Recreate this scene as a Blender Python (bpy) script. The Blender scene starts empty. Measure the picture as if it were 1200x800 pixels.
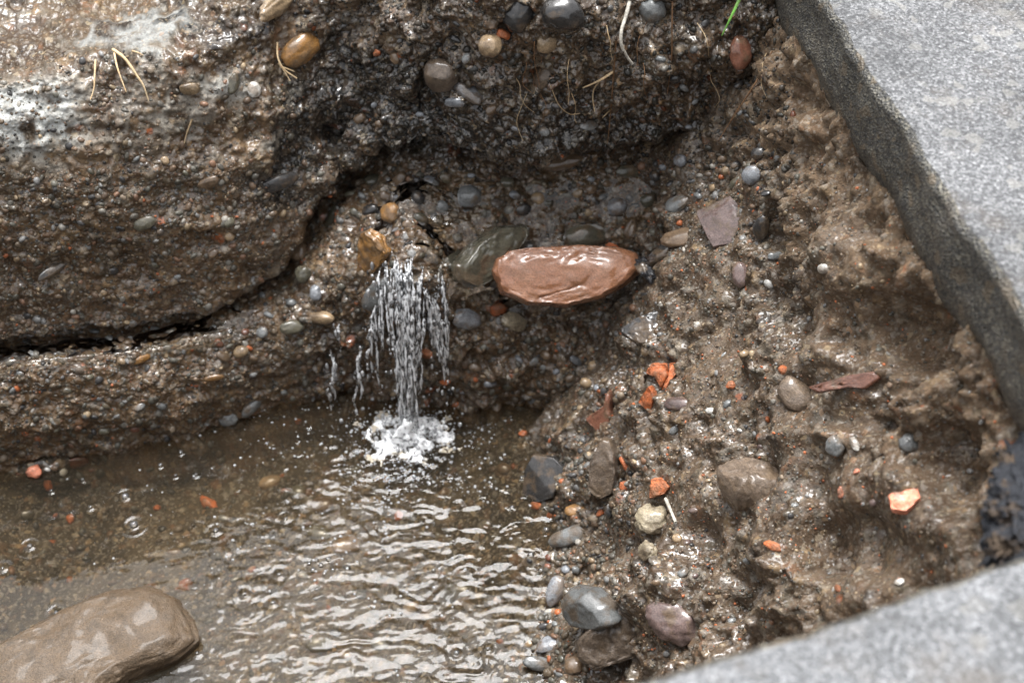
import bpy, math, random
import numpy as np
from mathutils import Vector, Matrix
from mathutils.bvhtree import BVHTree

R = math.radians
scene = bpy.context.scene
COL = scene.collection
rnd = random.Random(7)
rng = np.random.default_rng(11)

# ------------------------------------------------------------------ camera, sky, sun, exposure
CAM = np.array((0.0, 0.0, 1.60)); PITCH = R(48.0); F = 1200 * 50 / 36.0
cam_d = bpy.data.cameras.new('camera'); cam = bpy.data.objects.new('camera', cam_d); COL.objects.link(cam)
cam.location = CAM; cam.rotation_euler = (R(90) - PITCH, 0, 0)
cam_d.lens = 50; cam_d.sensor_width = 36; cam_d.clip_start = 0.05; cam_d.clip_end = 500
cam_d.dof.use_dof = True; cam_d.dof.focus_distance = 1.68; cam_d.dof.aperture_fstop = 4.0
scene.camera = cam

SUN_EL, SUN_AZ = R(75), R(-6)          # azimuth measured from +y towards +x
world = bpy.data.worlds.new('World'); scene.world = world; world.use_nodes = True
wn = world.node_tree; wn.nodes.clear()
sky = wn.nodes.new('ShaderNodeTexSky'); sky.sky_type = 'NISHITA'; sky.sun_disc = False
sky.sun_elevation = SUN_EL; sky.sun_rotation = SUN_AZ
sky.air_density = 1.0; sky.dust_density = 6.0; sky.ozone_density = 1.0
hs = wn.nodes.new('ShaderNodeHueSaturation'); hs.inputs['Saturation'].default_value = 0.18
bg = wn.nodes.new('ShaderNodeBackground'); bg.inputs['Strength'].default_value = 0.15
wo = wn.nodes.new('ShaderNodeOutputWorld')
wn.links.new(sky.outputs[0], hs.inputs['Color']); wn.links.new(hs.outputs[0], bg.inputs['Color']); wn.links.new(bg.outputs[0], wo.inputs[0])
sun_d = bpy.data.lights.new('sun', 'SUN'); sun = bpy.data.objects.new('sun', sun_d); COL.objects.link(sun)
sun_d.energy = 1.3; sun_d.angle = R(28); sun_d.color = (0.97, 0.985, 1.0)
sdir = Vector((math.sin(SUN_AZ) * math.cos(SUN_EL), math.cos(SUN_AZ) * math.cos(SUN_EL), math.sin(SUN_EL)))
sun.rotation_euler = sdir.to_track_quat('Z', 'Y').to_euler(); sun.location = sdir * 10
scene.view_settings.view_transform = 'Standard'; scene.view_settings.look = 'None'
scene.view_settings.gamma = 1.0; scene.view_settings.use_curve_mapping = False
scene.view_settings.exposure = 1.45
scene.cycles.use_denoising = True
scene.cycles.max_bounces = 8; scene.cycles.transparent_max_bounces = 24
scene.cycles.caustics_reflective = False; scene.cycles.caustics_refractive = False
scene.cycles.sample_clamp_indirect = 6.0

# ------------------------------------------------------------------ survey helpers: a photo point and one known measure give a place
cp, sp = math.cos(PITCH), math.sin(PITCH)
def ray(u, v):
    a = (np.asarray(u, float) - 600) / F; b = (np.asarray(v, float) - 400) / F
    return np.stack(np.broadcast_arrays(a, cp - b * sp, -sp - b * cp), -1)
def at_y(u, v, y):
    d = ray(u, v); t = np.asarray(y, float) / d[..., 1]; return CAM + d * t[..., None]
def at_z(u, v, z):
    d = ray(u, v); t = (np.asarray(z, float) - CAM[2]) / d[..., 2]; return CAM + d * t[..., None]
def project(P):
    q = np.asarray(P) - CAM; t = q[..., 1] * cp - q[..., 2] * sp
    return 600 + F * q[..., 0] / t, 400 - F * (q[..., 1] * sp + q[..., 2] * cp) / t, t

# ------------------------------------------------------------------ noise
def _h(ix, iy, iz, seed):
    n = (ix.astype(np.int64) * 374761393 + iy.astype(np.int64) * 668265263 + iz.astype(np.int64) * 2147483647 + seed * 1274126177) & 0xFFFFFFFF
    n = ((n ^ (n >> 13)) * 1274126177) & 0xFFFFFFFF
    n = ((n ^ (n >> 16)) * 2246822519) & 0xFFFFFFFF
    return ((n ^ (n >> 15)) & 0xFFFFFF) / float(0x1000000)
def vnoise(P, seed=0):
    i = np.floor(P).astype(np.int64); f = P - i; w = f * f * f * (f * (f * 6 - 15) + 10); out = 0
    for dx in (0, 1):
        wx = w[..., 0] if dx else 1 - w[..., 0]
        for dy in (0, 1):
            wy = w[..., 1] if dy else 1 - w[..., 1]
            for dz in (0, 1):
                wz = w[..., 2] if dz else 1 - w[..., 2]
                out = out + _h(i[..., 0] + dx, i[..., 1] + dy, i[..., 2] + dz, seed) * wx * wy * wz
    return out * 2 - 1
def fbm(P, octs=4, seed=0, gain=0.5):
    s = 0; a = 1.0; P = np.asarray(P, float); rot = np.array([[.8, .6, 0], [-.48, .64, .6], [.36, -.48, .8]])
    for k in range(octs):
        s = s + a * vnoise(P, seed + k * 17); P = (P @ rot) * 2.03 + 3.7; a *= gain
    return s
def worley(P, seed=0):
    i = np.floor(P).astype(np.int64); f = P - i
    d1 = np.full(P.shape[:-1], 9.0); cid = np.zeros(P.shape[:-1])
    for dx in (-1, 0, 1):
        for dy in (-1, 0, 1):
            for dz in (-1, 0, 1):
                cx, cy, cz = i[..., 0] + dx, i[..., 1] + dy, i[..., 2] + dz
                h = _h(cx, cy, cz, seed)
                px = dx + .15 + .7 * h - f[..., 0]; py = dy + .15 + .7 * _h(cx, cy, cz, seed + 5) - f[..., 1]; pz = dz + .15 + .7 * _h(cx, cy, cz, seed + 9) - f[..., 2]
                d = px * px + py * py + pz * pz; m = d < d1
                d1 = np.where(m, d, d1); cid = np.where(m, (h * 977.13) % 1.0, cid)
    return np.sqrt(d1), cid
def sstep(a, b, x):
    t = np.clip((x - a) / (b - a), 0, 1); return t * t * (3 - 2 * t)
def gr(x, y):                                      # flat points for 2-D noise
    return np.stack([x, y, np.zeros_like(x)], -1)

# ------------------------------------------------------------------ materials
def mat(name):
    m = bpy.data.materials.new(name); m.use_nodes = True
    nt = m.node_tree; nt.nodes.clear(); return m, nt
def node(nt, typ, **kw):
    n = nt.nodes.new(typ)
    for k, v in kw.items():
        if k in n.inputs: n.inputs[k].default_value = v
        else: setattr(n, k, v)
    return n
def ramp(nt, pts, src):
    r = nt.nodes.new('ShaderNodeValToRGB'); e = r.color_ramp.elements
    while len(e) < len(pts): e.new(0.5)
    for k, (p, c) in enumerate(pts):
        e[k].position = p; e[k].color = (c, c, c, 1) if not hasattr(c, '__len__') else (*c, 1)
    nt.links.new(src, r.inputs[0]); return r.outputs[0]
def mixc(nt, a, b, fac, mode='MIX'):
    n = nt.nodes.new('ShaderNodeMix'); n.data_type = 'RGBA'; n.blend_type = mode
    for s, val in ((n.inputs[0], fac), (n.inputs[6], a), (n.inputs[7], b)):
        if isinstance(val, bpy.types.NodeSocket): nt.links.new(val, s)
        else: s.default_value = val if not hasattr(val, '__len__') else (*val, 1)
    return n.outputs[2]

def soil_material(name, bump=1.0):                 # colour and wetness come from the surface's own attributes
    m, nt = mat(name); L = nt.links.new
    col = node(nt, 'ShaderNodeAttribute', attribute_name='soil_colour'); wet = node(nt, 'ShaderNodeAttribute', attribute_name='wetness')
    tc = nt.nodes.new('ShaderNodeTexCoord'); ob = tc.outputs['Object']
    n1 = node(nt, 'ShaderNodeTexNoise', Scale=320.0, Detail=5.0, Roughness=0.7); L(ob, n1.inputs['Vector'])
    n2 = node(nt, 'ShaderNodeTexNoise', Scale=70.0, Detail=5.0, Roughness=0.65); L(ob, n2.inputs['Vector'])
    n3 = node(nt, 'ShaderNodeTexNoise', Scale=16.0, Detail=4.0); L(ob, n3.inputs['Vector'])
    v1 = node(nt, 'ShaderNodeTexVoronoi', Scale=380.0); L(ob, v1.inputs['Vector'])
    v2 = node(nt, 'ShaderNodeTexVoronoi', Scale=170.0); L(ob, v2.inputs['Vector'])
    c = mixc(nt, col.outputs['Color'], ramp(nt, [(0.25, 0.68), (0.75, 1.32)], n1.outputs[0]), 1.0, 'MULTIPLY')
    for v, lo in ((v1, .72), (v2, .80)):               # grit: some cells are grains of another stone
        sc = nt.nodes.new('ShaderNodeSeparateColor'); L(v.outputs['Color'], sc.inputs[0])
        g = ramp(nt, [(0.0, (.05, .045, .04)), (.3, (.13, .10, .07)), (.55, (.22, .20, .17)), (.8, (.33, .30, .26)), (.93, (.42, .33, .2)), (1.0, (.36, .2, .11))], sc.outputs[0])
        f = ramp(nt, [(lo, 0.0), (lo + .02, .34)], sc.outputs[1]); c = mixc(nt, c, g, f)
    bs = node(nt, 'ShaderNodeBsdfPrincipled'); L(c, bs.inputs['Base Color']); bs.inputs['Specular IOR Level'].default_value = .2
    mr = node(nt, 'ShaderNodeMapRange'); L(wet.outputs['Fac'], mr.inputs[0]); mr.inputs[3].default_value = 0.9; mr.inputs[4].default_value = 0.30
    L(mr.outputs[0], bs.inputs['Roughness'])
    pn = ramp(nt, [(.36, .35), (.52, 1.0)], n3.outputs[0])
    cw = node(nt, 'ShaderNodeMath', operation='MULTIPLY'); L(wet.outputs['Fac'], cw.inputs[0]); L(pn, cw.inputs[1])
    L(cw.outputs[0], bs.inputs['Coat Weight']); bs.inputs['Coat Roughness'].default_value = 0.06; bs.inputs['Coat IOR'].default_value = 1.6
    b1 = node(nt, 'ShaderNodeBump', Strength=0.5 * bump, Distance=0.003); L(n1.outputs[0], b1.inputs['Height'])
    b3 = node(nt, 'ShaderNodeBump', Strength=0.3 * bump, Distance=0.003, invert=True); L(v2.outputs['Distance'], b3.inputs['Height']); L(b1.outputs[0], b3.inputs['Normal'])
    b2 = node(nt, 'ShaderNodeBump', Strength=0.7 * bump, Distance=0.008); L(n2.outputs[0], b2.inputs['Height']); L(b3.outputs[0], b2.inputs['Normal'])
    n4 = node(nt, 'ShaderNodeTexNoise', Scale=110.0, Detail=1.0); L(ob, n4.inputs['Vector'])
    b4 = node(nt, 'ShaderNodeBump', Strength=0.5, Distance=0.006); L(n4.outputs[0], b4.inputs['Height'])
    L(b2.outputs[0], bs.inputs['Normal']); L(b4.outputs[0], bs.inputs['Coat Normal'])
    L(bs.outputs[0], node(nt, 'ShaderNodeOutputMaterial').inputs[0]); return m

def rock_material(name, colour, rough=0.28, vary=0.35, coat=0.6, scale=60.0, attr=None, bump=0.3, second=None, mud=.75):
    m, nt = mat(name); L = nt.links.new
    tc = nt.nodes.new('ShaderNodeTexCoord'); gm = nt.nodes.new('ShaderNodeNewGeometry')
    oi = nt.nodes.new('ShaderNodeObjectInfo')
    n1 = node(nt, 'ShaderNodeTexNoise', Scale=scale, Detail=6.0, Roughness=0.7); L(gm.outputs['Position'], n1.inputs['Vector'])
    n3 = node(nt, 'ShaderNodeTexNoise', Scale=520.0, Detail=2.0); L(gm.outputs['Position'], n3.inputs['Vector'])
    if attr:
        a = node(nt, 'ShaderNodeAttribute', attribute_name=attr); base = a.outputs['Color']
    else:
        colour = tuple(x * .8 for x in colour); base = mixc(nt, colour, second or tuple(x * 0.5 for x in colour), ramp(nt, [(0.42, 0.0), (0.68, 1.0)], n1.outputs[0]))
    nm = node(nt, 'ShaderNodeTexNoise', Scale=38.0, Detail=5.0, Roughness=.6); L(gm.outputs['Position'], nm.inputs['Vector'])
    if not attr: base = mixc(nt, base, (.105, .073, .046), ramp(nt, [(.50, 0.0), (.60, mud)], nm.outputs[0]))
    c = mixc(nt, base, ramp(nt, [(0.25, 1 - vary), (0.75, 1 + vary)], n3.outputs[0]), 1.0, 'MULTIPLY')
    if not attr: c = mixc(nt, c, ramp(nt, [(0.0, 0.7), (1.0, 1.35)], oi.outputs['Random']), 1.0, 'MULTIPLY')
    bs = node(nt, 'ShaderNodeBsdfPrincipled'); L(c, bs.inputs['Base Color']); bs.inputs['Specular IOR Level'].default_value = .2
    L(ramp(nt, [(0.3, max(0.05, rough - 0.12)), (0.7, min(1, rough + 0.18))], n1.outputs[0]), bs.inputs['Roughness'])
    bs.inputs['Coat Weight'].default_value = min(1, coat * 1.4); bs.inputs['Coat Roughness'].default_value = 0.07; bs.inputs['Coat IOR'].default_value = 1.5
    b = node(nt, 'ShaderNodeBump', Strength=bump, Distance=0.003); L(n1.outputs[0], b.inputs['Height'])
    b2 = node(nt, 'ShaderNodeBump', Strength=bump * 0.8, Distance=0.001); L(n3.outputs[0], b2.inputs['Height']); L(b.outputs[0], b2.inputs['Normal'])
    L(b2.outputs[0], bs.inputs['Normal'])
    L(bs.outputs[0], node(nt, 'ShaderNodeOutputMaterial').inputs[0]); return m

def water_material(name, tint, milk=0.0, milk_col=(.8, .84, .88), rough=0.02, bump=0.0, ior=1.33, streak=None, lo=.40):
    m, nt = mat(name); L = nt.links.new
    tr = node(nt, 'ShaderNodeBsdfTransparent', Color=(*tint, 1)); gl = node(nt, 'ShaderNodeBsdfGlossy', Roughness=rough)
    df = node(nt, 'ShaderNodeBsdfDiffuse', Color=(*milk_col, 1)); tl = node(nt, 'ShaderNodeBsdfTranslucent', Color=(*milk_col, 1))
    ml = nt.nodes.new('ShaderNodeMixShader'); ml.inputs[0].default_value = 0.15; L(df.outputs[0], ml.inputs[1]); L(tl.outputs[0], ml.inputs[2])
    m1 = nt.nodes.new('ShaderNodeMixShader'); m1.inputs[0].default_value = milk; L(tr.outputs[0], m1.inputs[1]); L(ml.outputs[0], m1.inputs[2])
    if streak:                                          # air drawn into the water in streaks
        tg = nt.nodes.new('ShaderNodeTexCoord'); mp = nt.nodes.new('ShaderNodeMapping'); mp.inputs['Scale'].default_value = streak
        L(tg.outputs['Object'], mp.inputs[0]); ns = node(nt, 'ShaderNodeTexNoise', Scale=1.0, Detail=3.0); L(mp.outputs[0], ns.inputs['Vector'])
        L(ramp(nt, [(lo, .02), (lo + .14, milk)], ns.outputs[0]), m1.inputs[0])
    fr = node(nt, 'ShaderNodeFresnel', IOR=ior)
    if bump:
        tc = nt.nodes.new('ShaderNodeTexCoord')
        n = node(nt, 'ShaderNodeTexNoise', Scale=150.0, Detail=2.0); L(tc.outputs['Object'], n.inputs['Vector'])
        b = node(nt, 'ShaderNodeBump', Strength=bump, Distance=0.004); L(n.outputs[0], b.inputs['Height'])
        L(b.outputs[0], gl.inputs['Normal']); L(b.outputs[0], fr.inputs['Normal'])
    m2 = nt.nodes.new('ShaderNodeMixShader'); L(fr.outputs[0], m2.inputs[0]); L(m1.outputs[0], m2.inputs[1]); L(gl.outputs[0], m2.inputs[2])
    L(m2.outputs[0], node(nt, 'ShaderNodeOutputMaterial').inputs[0]); return m

# ------------------------------------------------------------------ mesh helpers
def mesh_np(name, V, Fq, smooth=True):
    me = bpy.data.meshes.new(name); V = np.asarray(V, np.float32); Fq = np.asarray(Fq, np.int32); k = Fq.shape[1]
    me.vertices.add(len(V)); me.vertices.foreach_set('co', V.ravel())
    me.loops.add(Fq.size); me.loops.foreach_set('vertex_index', Fq.ravel())
    me.polygons.add(len(Fq)); me.polygons.foreach_set('loop_start', np.arange(0, Fq.size, k, dtype=np.int32))
    me.polygons.foreach_set('use_smooth', np.full(len(Fq), smooth)); me.update(); me.validate(); return me
def grid_faces(n, m):
    i = np.arange(n * m).reshape(n, m); return np.stack([i[:-1, :-1], i[1:, :-1], i[1:, 1:], i[:-1, 1:]], -1).reshape(-1, 4)
def colour_attr(me, cols, name='soil_colour'):
    a = me.attributes.new(name, 'FLOAT_COLOR', 'POINT'); c = np.ones((len(cols), 4), np.float32); c[:, :3] = cols; a.data.foreach_set('color', c.ravel())
def float_attr(me, vals, name='wetness'):
    a = me.attributes.new(name, 'FLOAT', 'POINT'); a.data.foreach_set('value', np.asarray(vals, np.float32).ravel())
def link(name, me, m=None, parent=None, label=None, cat=None, group=None, kind=None):
    o = bpy.data.objects.new(name, me); COL.objects.link(o)
    if m and me is not None:
        if len(me.materials) == 0: me.materials.append(m)
        else: o.material_slots[0].link = 'OBJECT'; o.material_slots[0].material = m
    if parent: o.parent = parent
    for k, v in (('label', label), ('category', cat), ('group', group), ('kind', kind)):
        if v: o[k] = v
    return o
def normals(P):
    du = np.gradient(P, axis=0); dv = np.gradient(P, axis=1); n = np.cross(du, dv); return n / (np.linalg.norm(n, axis=-1, keepdims=True) + 1e-12)

# ================================================================== THE PIT: back and left banks as one swept sheet
G = 0.70                                           # pavement level; pool level is 0
def fn(*pts):
    xs, ys = zip(*pts); return lambda u: np.interp(u, xs, ys)
wl_v = fn((-260, 592), (0, 553), (60, 542), (170, 525), (260, 504), (330, 476), (400, 464), (480, 488), (560, 486), (640, 480), (760, 470), (1060, 450))
fr_v = fn((-260, 470), (0, 434), (150, 420), (250, 402), (320, 380), (375, 352), (415, 330), (450, 305), (490, 302), (540, 322), (600, 348), (680, 356), (760, 335), (850, 300), (1060, 260))
fr_y = fn((-260, .035), (0, .045), (300, .05), (400, .03), (480, .05), (600, .06), (1060, .05))
bk_v = fn((-260, 432), (0, 398), (150, 384), (240, 363), (300, 336), (335, 310), (355, 270), (385, 225), (420, 202), (480, 197), (560, 194), (640, 197), (700, 190), (800, 176), (880, 167), (1060, 150))
bk_y = fn((-260, .115), (240, .11), (320, .12), (360, .17), (400, .21), (480, .19), (640, .185), (880, .16), (1060, .16))
lp_dv = fn((-260, 5), (240, 5), (330, 9), (370, 22), (480, 28), (560, 20), (640, 9), (700, 16), (780, 19), (880, 6), (1060, 3))
lp_dy = fn((-260, -.028), (240, -.028), (320, -.035), (350, -.045), (390, -.04), (480, -.065), (640, -.07), (880, -.055), (1060, -.05))
m1_v = fn((-260, 265), (0, 245), (200, 215), (345, 165), (395, 105), (640, 100), (1060, 85))
m1_dy = fn((-260, .05), (345, .05), (400, .02), (520, .012), (640, .0), (760, -.012), (1060, -.015))
tp_v = fn((-260, 125), (0, 98), (90, 82), (200, 66), (300, 30), (345, 10), (400, 0), (1060, 0))
tp_dy = fn((-260, .12), (0, .12), (300, .14), (345, .13), (400, .03), (520, .01), (640, .0), (1060, -.01))

NB = 880
us = np.linspace(-220, 1060, NB)
k5 = np.hanning(23); k5 /= k5.sum()
def sm(a):                                          # soften the kinks between stations
    p = np.pad(a, 11, mode='edge'); return np.convolve(p, k5, 'valid')
wlp = at_z(us, sm(wl_v(us)), 0.0); y0 = wlp[:, 1]
yf = y0 + sm(fr_y(us)); yb = y0 + sm(bk_y(us)); yl = yb + sm(lp_dy(us))
rows = []
foot = wlp.copy(); foot[:, 2] = -0.14; foot[:, 1] -= 0.03; rows.append(foot)
rows.append(wlp)
wv, fv, bv = sm(wl_v(us)), sm(fr_v(us)), sm(bk_v(us))
rows.append(at_y(us, wv * .45 + fv * .55, y0 * .45 + yf * .55 - 0.012))
rows.append(at_y(us, fv, yf))
rows.append(at_y(us, fv * .5 + bv * .5, yf * .55 + yb * .45))
rows.append(at_y(us, bv, yb))
lipP = at_y(us, bv - sm(lp_dv(us)), yl)
deep = at_y(us, bv, yb); deep[:, 1] += 0.02; deep[:, 2] = 0.4 * deep[:, 2] + 0.6 * lipP[:, 2] + 0.01; rows.append(deep)
rows.append(lipP)
rows.append(at_y(us, sm(m1_v(us)), yl + sm(m1_dy(us))))
tp = at_y(us, sm(tp_v(us)), yl + sm(tp_dy(us))); rows.append(tp)
leftw = 1 - sstep(120, 330, us)
t8 = tp.copy(); t8[:, 1] += 0.17 * leftw + 0.05 * (1 - leftw); t8[:, 2] += 0.012 * leftw + 0.055 * (1 - leftw); rows.append(t8)
t9 = t8.copy(); t9[:, 1] += 0.20; t9[:, 2] = np.maximum(t8[:, 2] + 0.03, 0.66); t9[:, 0] *= 1.1; rows.append(t9)
t10 = t9.copy(); t10[:, 1] = 2.6; t10[:, 2] = 0.69; t10[:, 0] *= 1.5; rows.append(t10)
ctrl = np.stack(rows, 1)                            # (NB, K, 3)
seg_n = [14, 55, 55, 60, 60, 22, 26, 95, 100, 40, 26, 10]
def catmull(C, seg):
    K = C.shape[1]; out = []
    for k in range(K - 1):
        p0, p1, p2, p3 = C[:, max(k - 1, 0)], C[:, k], C[:, k + 1], C[:, min(k + 2, K - 1)]
        t = (np.arange(seg[k]) / seg[k])[None, :, None]
        tens = 0.32
        m1_, m2_ = (p2 - p0)[:, None] * tens, (p3 - p1)[:, None] * tens
        h = 2 * t**3 - 3 * t**2 + 1, t**3 - 2 * t**2 + t, -2 * t**3 + 3 * t**2, t**3 - t**2
        out.append(h[0] * p1[:, None] + h[1] * m1_ + h[2] * p2[:, None] + h[3] * m2_)
    out.append(C[:, -1:]); return np.concatenate(out, 1)
B0 = catmull(ctrl, seg_n); MB_ = B0.shape[1]
rowpos = np.concatenate([k + np.arange(n) / n for k, n in enumerate(seg_n)] + [[len(seg_n)]])[None, :].repeat(NB, 0)
N0 = -normals(B0)
if (N0[..., 1].mean() > 0): N0 = -N0
ug = us[:, None].repeat(MB_, 1)
pu, pv, pt = project(B0)
leftm = 1 - sstep(335, 385, ug)                     # 1 on the left bank
shelf = sstep(2.9, 3.3, rowpos) * (1 - sstep(5.0, 5.4, rowpos))
wallm = sstep(6.0, 7.0, rowpos)
# relief: lumps, layering in the cut bank, clods in the back wall, embedded gravel
lay = B0 * np.array([3.2, 8, 26]); lay[..., 2] += B0[..., 0] * 5.0
calm = 1 - .5 * leftm
disp = 0.020 * calm * fbm(B0 / 0.13, 3, 1) + 0.010 * calm * fbm(B0 / 0.035, 4, 2)
disp += leftm * 0.0055 * fbm(lay, 4, 3)
wa, ca = worley(B0 / 0.055 + 0.35 * fbm(B0 / 0.05, 2, 8)[..., None], 21)
disp += (1 - leftm) * wallm * 0.028 * (0.55 - wa) * sstep(-.4, .4, fbm(B0 / .11, 2, 77))
wb, cb = worley(B0 / 0.021 + 0.25 * fbm(B0 / 0.02, 2, 9)[..., None], 22)
wc, cc = worley(B0 / 0.0105, 23)
gm1 = sstep(0.35, 0.75, cb); gm2 = sstep(0.25, 0.6, cc)
bump1 = np.sqrt(np.clip(0.30 - wb**2, 0, 1)) * gm1; bump2 = np.sqrt(np.clip(0.30 - wc**2, 0, 1)) * gm2
disp += calm * (0.0095 * bump1 + 0.0052 * bump2)
disp += -0.012 * calm * sstep(0.15, 0.6, fbm(B0 / 0.05 + 7, 3, 44)) * (1 - 0.6 * shelf)
wd, cd = worley(B0 / 0.0075 + .2 * fbm(B0 / .006, 2, 12)[..., None], 24)
disp += .0026 * (.6 - wd) + .006 * calm * (np.abs(fbm(B0 / .022 + 3, 3, 13, .55)) - .35)
disp *= 1 - 0.3 * shelf
fade = np.clip(1 - sstep(10.4, 11.6, rowpos), 0.1, 1)
B1 = B0 + N0 * (disp * fade)[..., None]
# colour of the ground itself, with some overhang shade put into the black
def C(*c): return np.array(c, float)
def lerp(a, b, m): return a + (b - a) * m[..., None]
nA = fbm(B0 / 0.09, 4, 50); nB = fbm(B0 / 0.025, 4, 51); nC = fbm(B0 / 0.2, 3, 52)
col = lerp(C(.125, .086, .054), C(.07, .047, .030), sstep(-.5, .6, nA))
col = lerp(col, C(.20, .155, .110), sstep(.15, .8, nB) * .7)
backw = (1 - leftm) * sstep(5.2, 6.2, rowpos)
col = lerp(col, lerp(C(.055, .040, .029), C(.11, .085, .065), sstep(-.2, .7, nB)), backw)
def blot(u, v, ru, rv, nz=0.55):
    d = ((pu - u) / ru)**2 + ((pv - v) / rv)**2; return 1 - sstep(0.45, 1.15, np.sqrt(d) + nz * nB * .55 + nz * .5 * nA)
black = np.maximum.reduce([blot(440, 125, 130, 85, .4), blot(540, 155, 190, 52, .35), blot(740, 160, 130, 24, .35), blot(250, 30, 90, 60), blot(345, 150, 40, 80), blot(330, 225, 60, 40, .8)])  # near-black wet earth; the undercut bands also paint in the overhang's shadow
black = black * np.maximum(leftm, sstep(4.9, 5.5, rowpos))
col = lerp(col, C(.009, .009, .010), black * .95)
lime = np.maximum.reduce([blot(25, 135, 105, 75, .5), blot(140, 35, 85, 38, .9), blot(260, 105, 80, 28, 1.2) * .8, blot(200, 130, 120, 50, 1.4) * .55])
col = lerp(col, C(.60, .60, .56), lime * sstep(-.7, .1, nB + .3))
top_flat = sstep(8.9, 9.2, rowpos) * leftm; col = lerp(col, lerp(C(.10, .068, .042), C(.2, .15, .1), sstep(0, .7, nB)), top_flat * (1 - lime)); col = col * (1 - .5 * top_flat)[..., None]
# gravel grains take the colour of their own stone, darkened inside the black areas
pal = np.array([(.165, .15, .125), (.085, .075, .058), (.15, .10, .065), (.22, .215, .205), (.32, .24, .15), (.055, .052, .05), (.21, .12, .075), (.40, .37, .32), (.42, .13, .05), (.12, .112, .09), (.2, .155, .11), (.12, .09, .06)])
palw = np.array([3, 4, 5, 1.4, 1.3, 2, 1.4, .6, .22, 3, 3, 4]); palw = np.cumsum(palw / palw.sum())
pc1 = pal[np.searchsorted(palw, (cb * 7.31) % 1)]; pc2 = pal[np.searchsorted(palw, (cc * 9.17) % 1)]
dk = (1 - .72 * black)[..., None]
col = col + (pc1 * dk * .8 - col) * (sstep(.18, .34, bump1) * .75 * (1 - .7 * lime))[..., None]
col = col + (pc2 * dk * .9 - col) * (sstep(.2, .36, bump2) * .7 * (1 - .7 * lime))[..., None]
wetB = 0.62 + .3 * sstep(-.3, .5, fbm(B0 / .07, 3, 60)) + .25 * shelf + .1 * black - .95 * lime - .2 * top_flat
wetB = np.clip(wetB + .12 - .2 * leftm * sstep(8, 8.8, rowpos), 0.05, 1)
col = np.minimum(col * lerp(C(.92, .79, .63), C(.84, .85, .86), lime), .62)
SOIL = soil_material('wet_soil')
def sub_sheet(name, i0, i1, P, cols, wet, label, **kw):
    p = P[i0:i1]; n, m = p.shape[:2]
    me = mesh_np(name, p.reshape(-1, 3), grid_faces(n, m)[:, ::-1]); colour_attr(me, cols[i0:i1].reshape(-1, 3)); float_attr(me, wet[i0:i1].ravel())
    return link(name, me, SOIL, label=label, kind='structure', **kw)
ic = int(np.searchsorted(us, 362))
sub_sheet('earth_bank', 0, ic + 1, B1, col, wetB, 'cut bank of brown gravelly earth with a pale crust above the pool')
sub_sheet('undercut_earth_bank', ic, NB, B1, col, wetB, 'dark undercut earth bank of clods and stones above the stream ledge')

# ================================================================== pool bed and mud slope as one height field
xs = np.concatenate([np.linspace(-1.15, -0.03, 330, endpoint=False), np.linspace(-0.03, 0.60, 400)]); ys = np.concatenate([np.linspace(.30, .62, 50, endpoint=False), np.linspace(.62, 1.56, 430)])
X, Y = np.meshgrid(xs, ys, indexing='ij')
S = X + 0.227 * (Y - 0.832)
s0 = np.interp(Y, [.3, .87, 1.07, 1.31, 1.4, 1.56], [.03, .052, .100, .140, .14, .14]) + 0.014 * fbm(gr(X, Y) / .07, 3, 90)
q = (S - s0) / (0.450 - s0)
Hs = np.interp(q, [-1.5, -.6, -.25, 0, .18, .4, .6, .78, .9, 1.0, 1.12, 1.6], [-.075, -.07, -.032, 0, .075, .20, .315, .42, .51, .592, .612, .62])
near = 0.50 + 0.364 * X                              # line of the near pavement edge
Hs = Hs + (0.62 - Hs) * sstep(.07, -.05, Y - near) * sstep(-1.2, .2, q)
bed = -0.062 + 0.02 * fbm(gr(X, Y) / .2, 3, 91) + .035 * sstep(1.12, 1.3, Y) * sstep(-.3, -.75, X) + .03 * sstep(-.45, -.95, X)
H = np.where(q < 0, np.maximum(Hs, bed), Hs)
Z0 = H
A0 = np.stack([X, Y, Z0], -1)
def scoop(u, v, ru, rv, depth):
    global A0
    U, V, T = project(A0); d = np.sqrt(((U - u) / ru)**2 + ((V - v) / rv)**2) + .25 * fbm(A0 / .05, 3, int(u))
    return depth * (1 - sstep(.35, 1.1, d))
nA_ = -normals(A0); nA_ *= np.sign(nA_[..., 2:3])
hol = scoop(1050, 395, 75, 65, .045) + scoop(1105, 545, 60, 75, .048) + scoop(985, 470, 95, 40, .022) + scoop(905, 280, 26, 40, .03) + scoop(960, 590, 38, 90, .022) + scoop(850, 620, 40, 45, .02) + scoop(815, 660, 25, 60, .016) + scoop(1000, 640, 70, 50, .018) + scoop(728, 322, 40, 30, .03) + scoop(690, 300, 60, 30, .02) - scoop(62, 560, 62, 17, .052) - scoop(990, 310, 55, 60, .02) - scoop(900, 420, 40, 40, .01) - scoop(760, 690, 60, 60, .015)
A0 = A0 - nA_ * hol[..., None]
PU, PV, PT = project(A0)
slope = sstep(-.12, .12, q); dry = sstep(.80, .98, q + .10 * fbm(A0 / .08, 3, 93))
wa, ca = worley(A0 / 0.048 + 0.4 * fbm(A0 / 0.045, 3, 94)[..., None], 31)
wb, cb = worley(A0 / 0.020 + 0.3 * fbm(A0 / 0.018, 2, 95)[..., None], 32)
wc, cc = worley(A0 / 0.0095, 33)
bump1 = np.sqrt(np.clip(0.30 - wb**2, 0, 1)) * sstep(.45, .8, cb); bump2 = np.sqrt(np.clip(0.30 - wc**2, 0, 1)) * sstep(.35, .7, cc)
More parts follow.
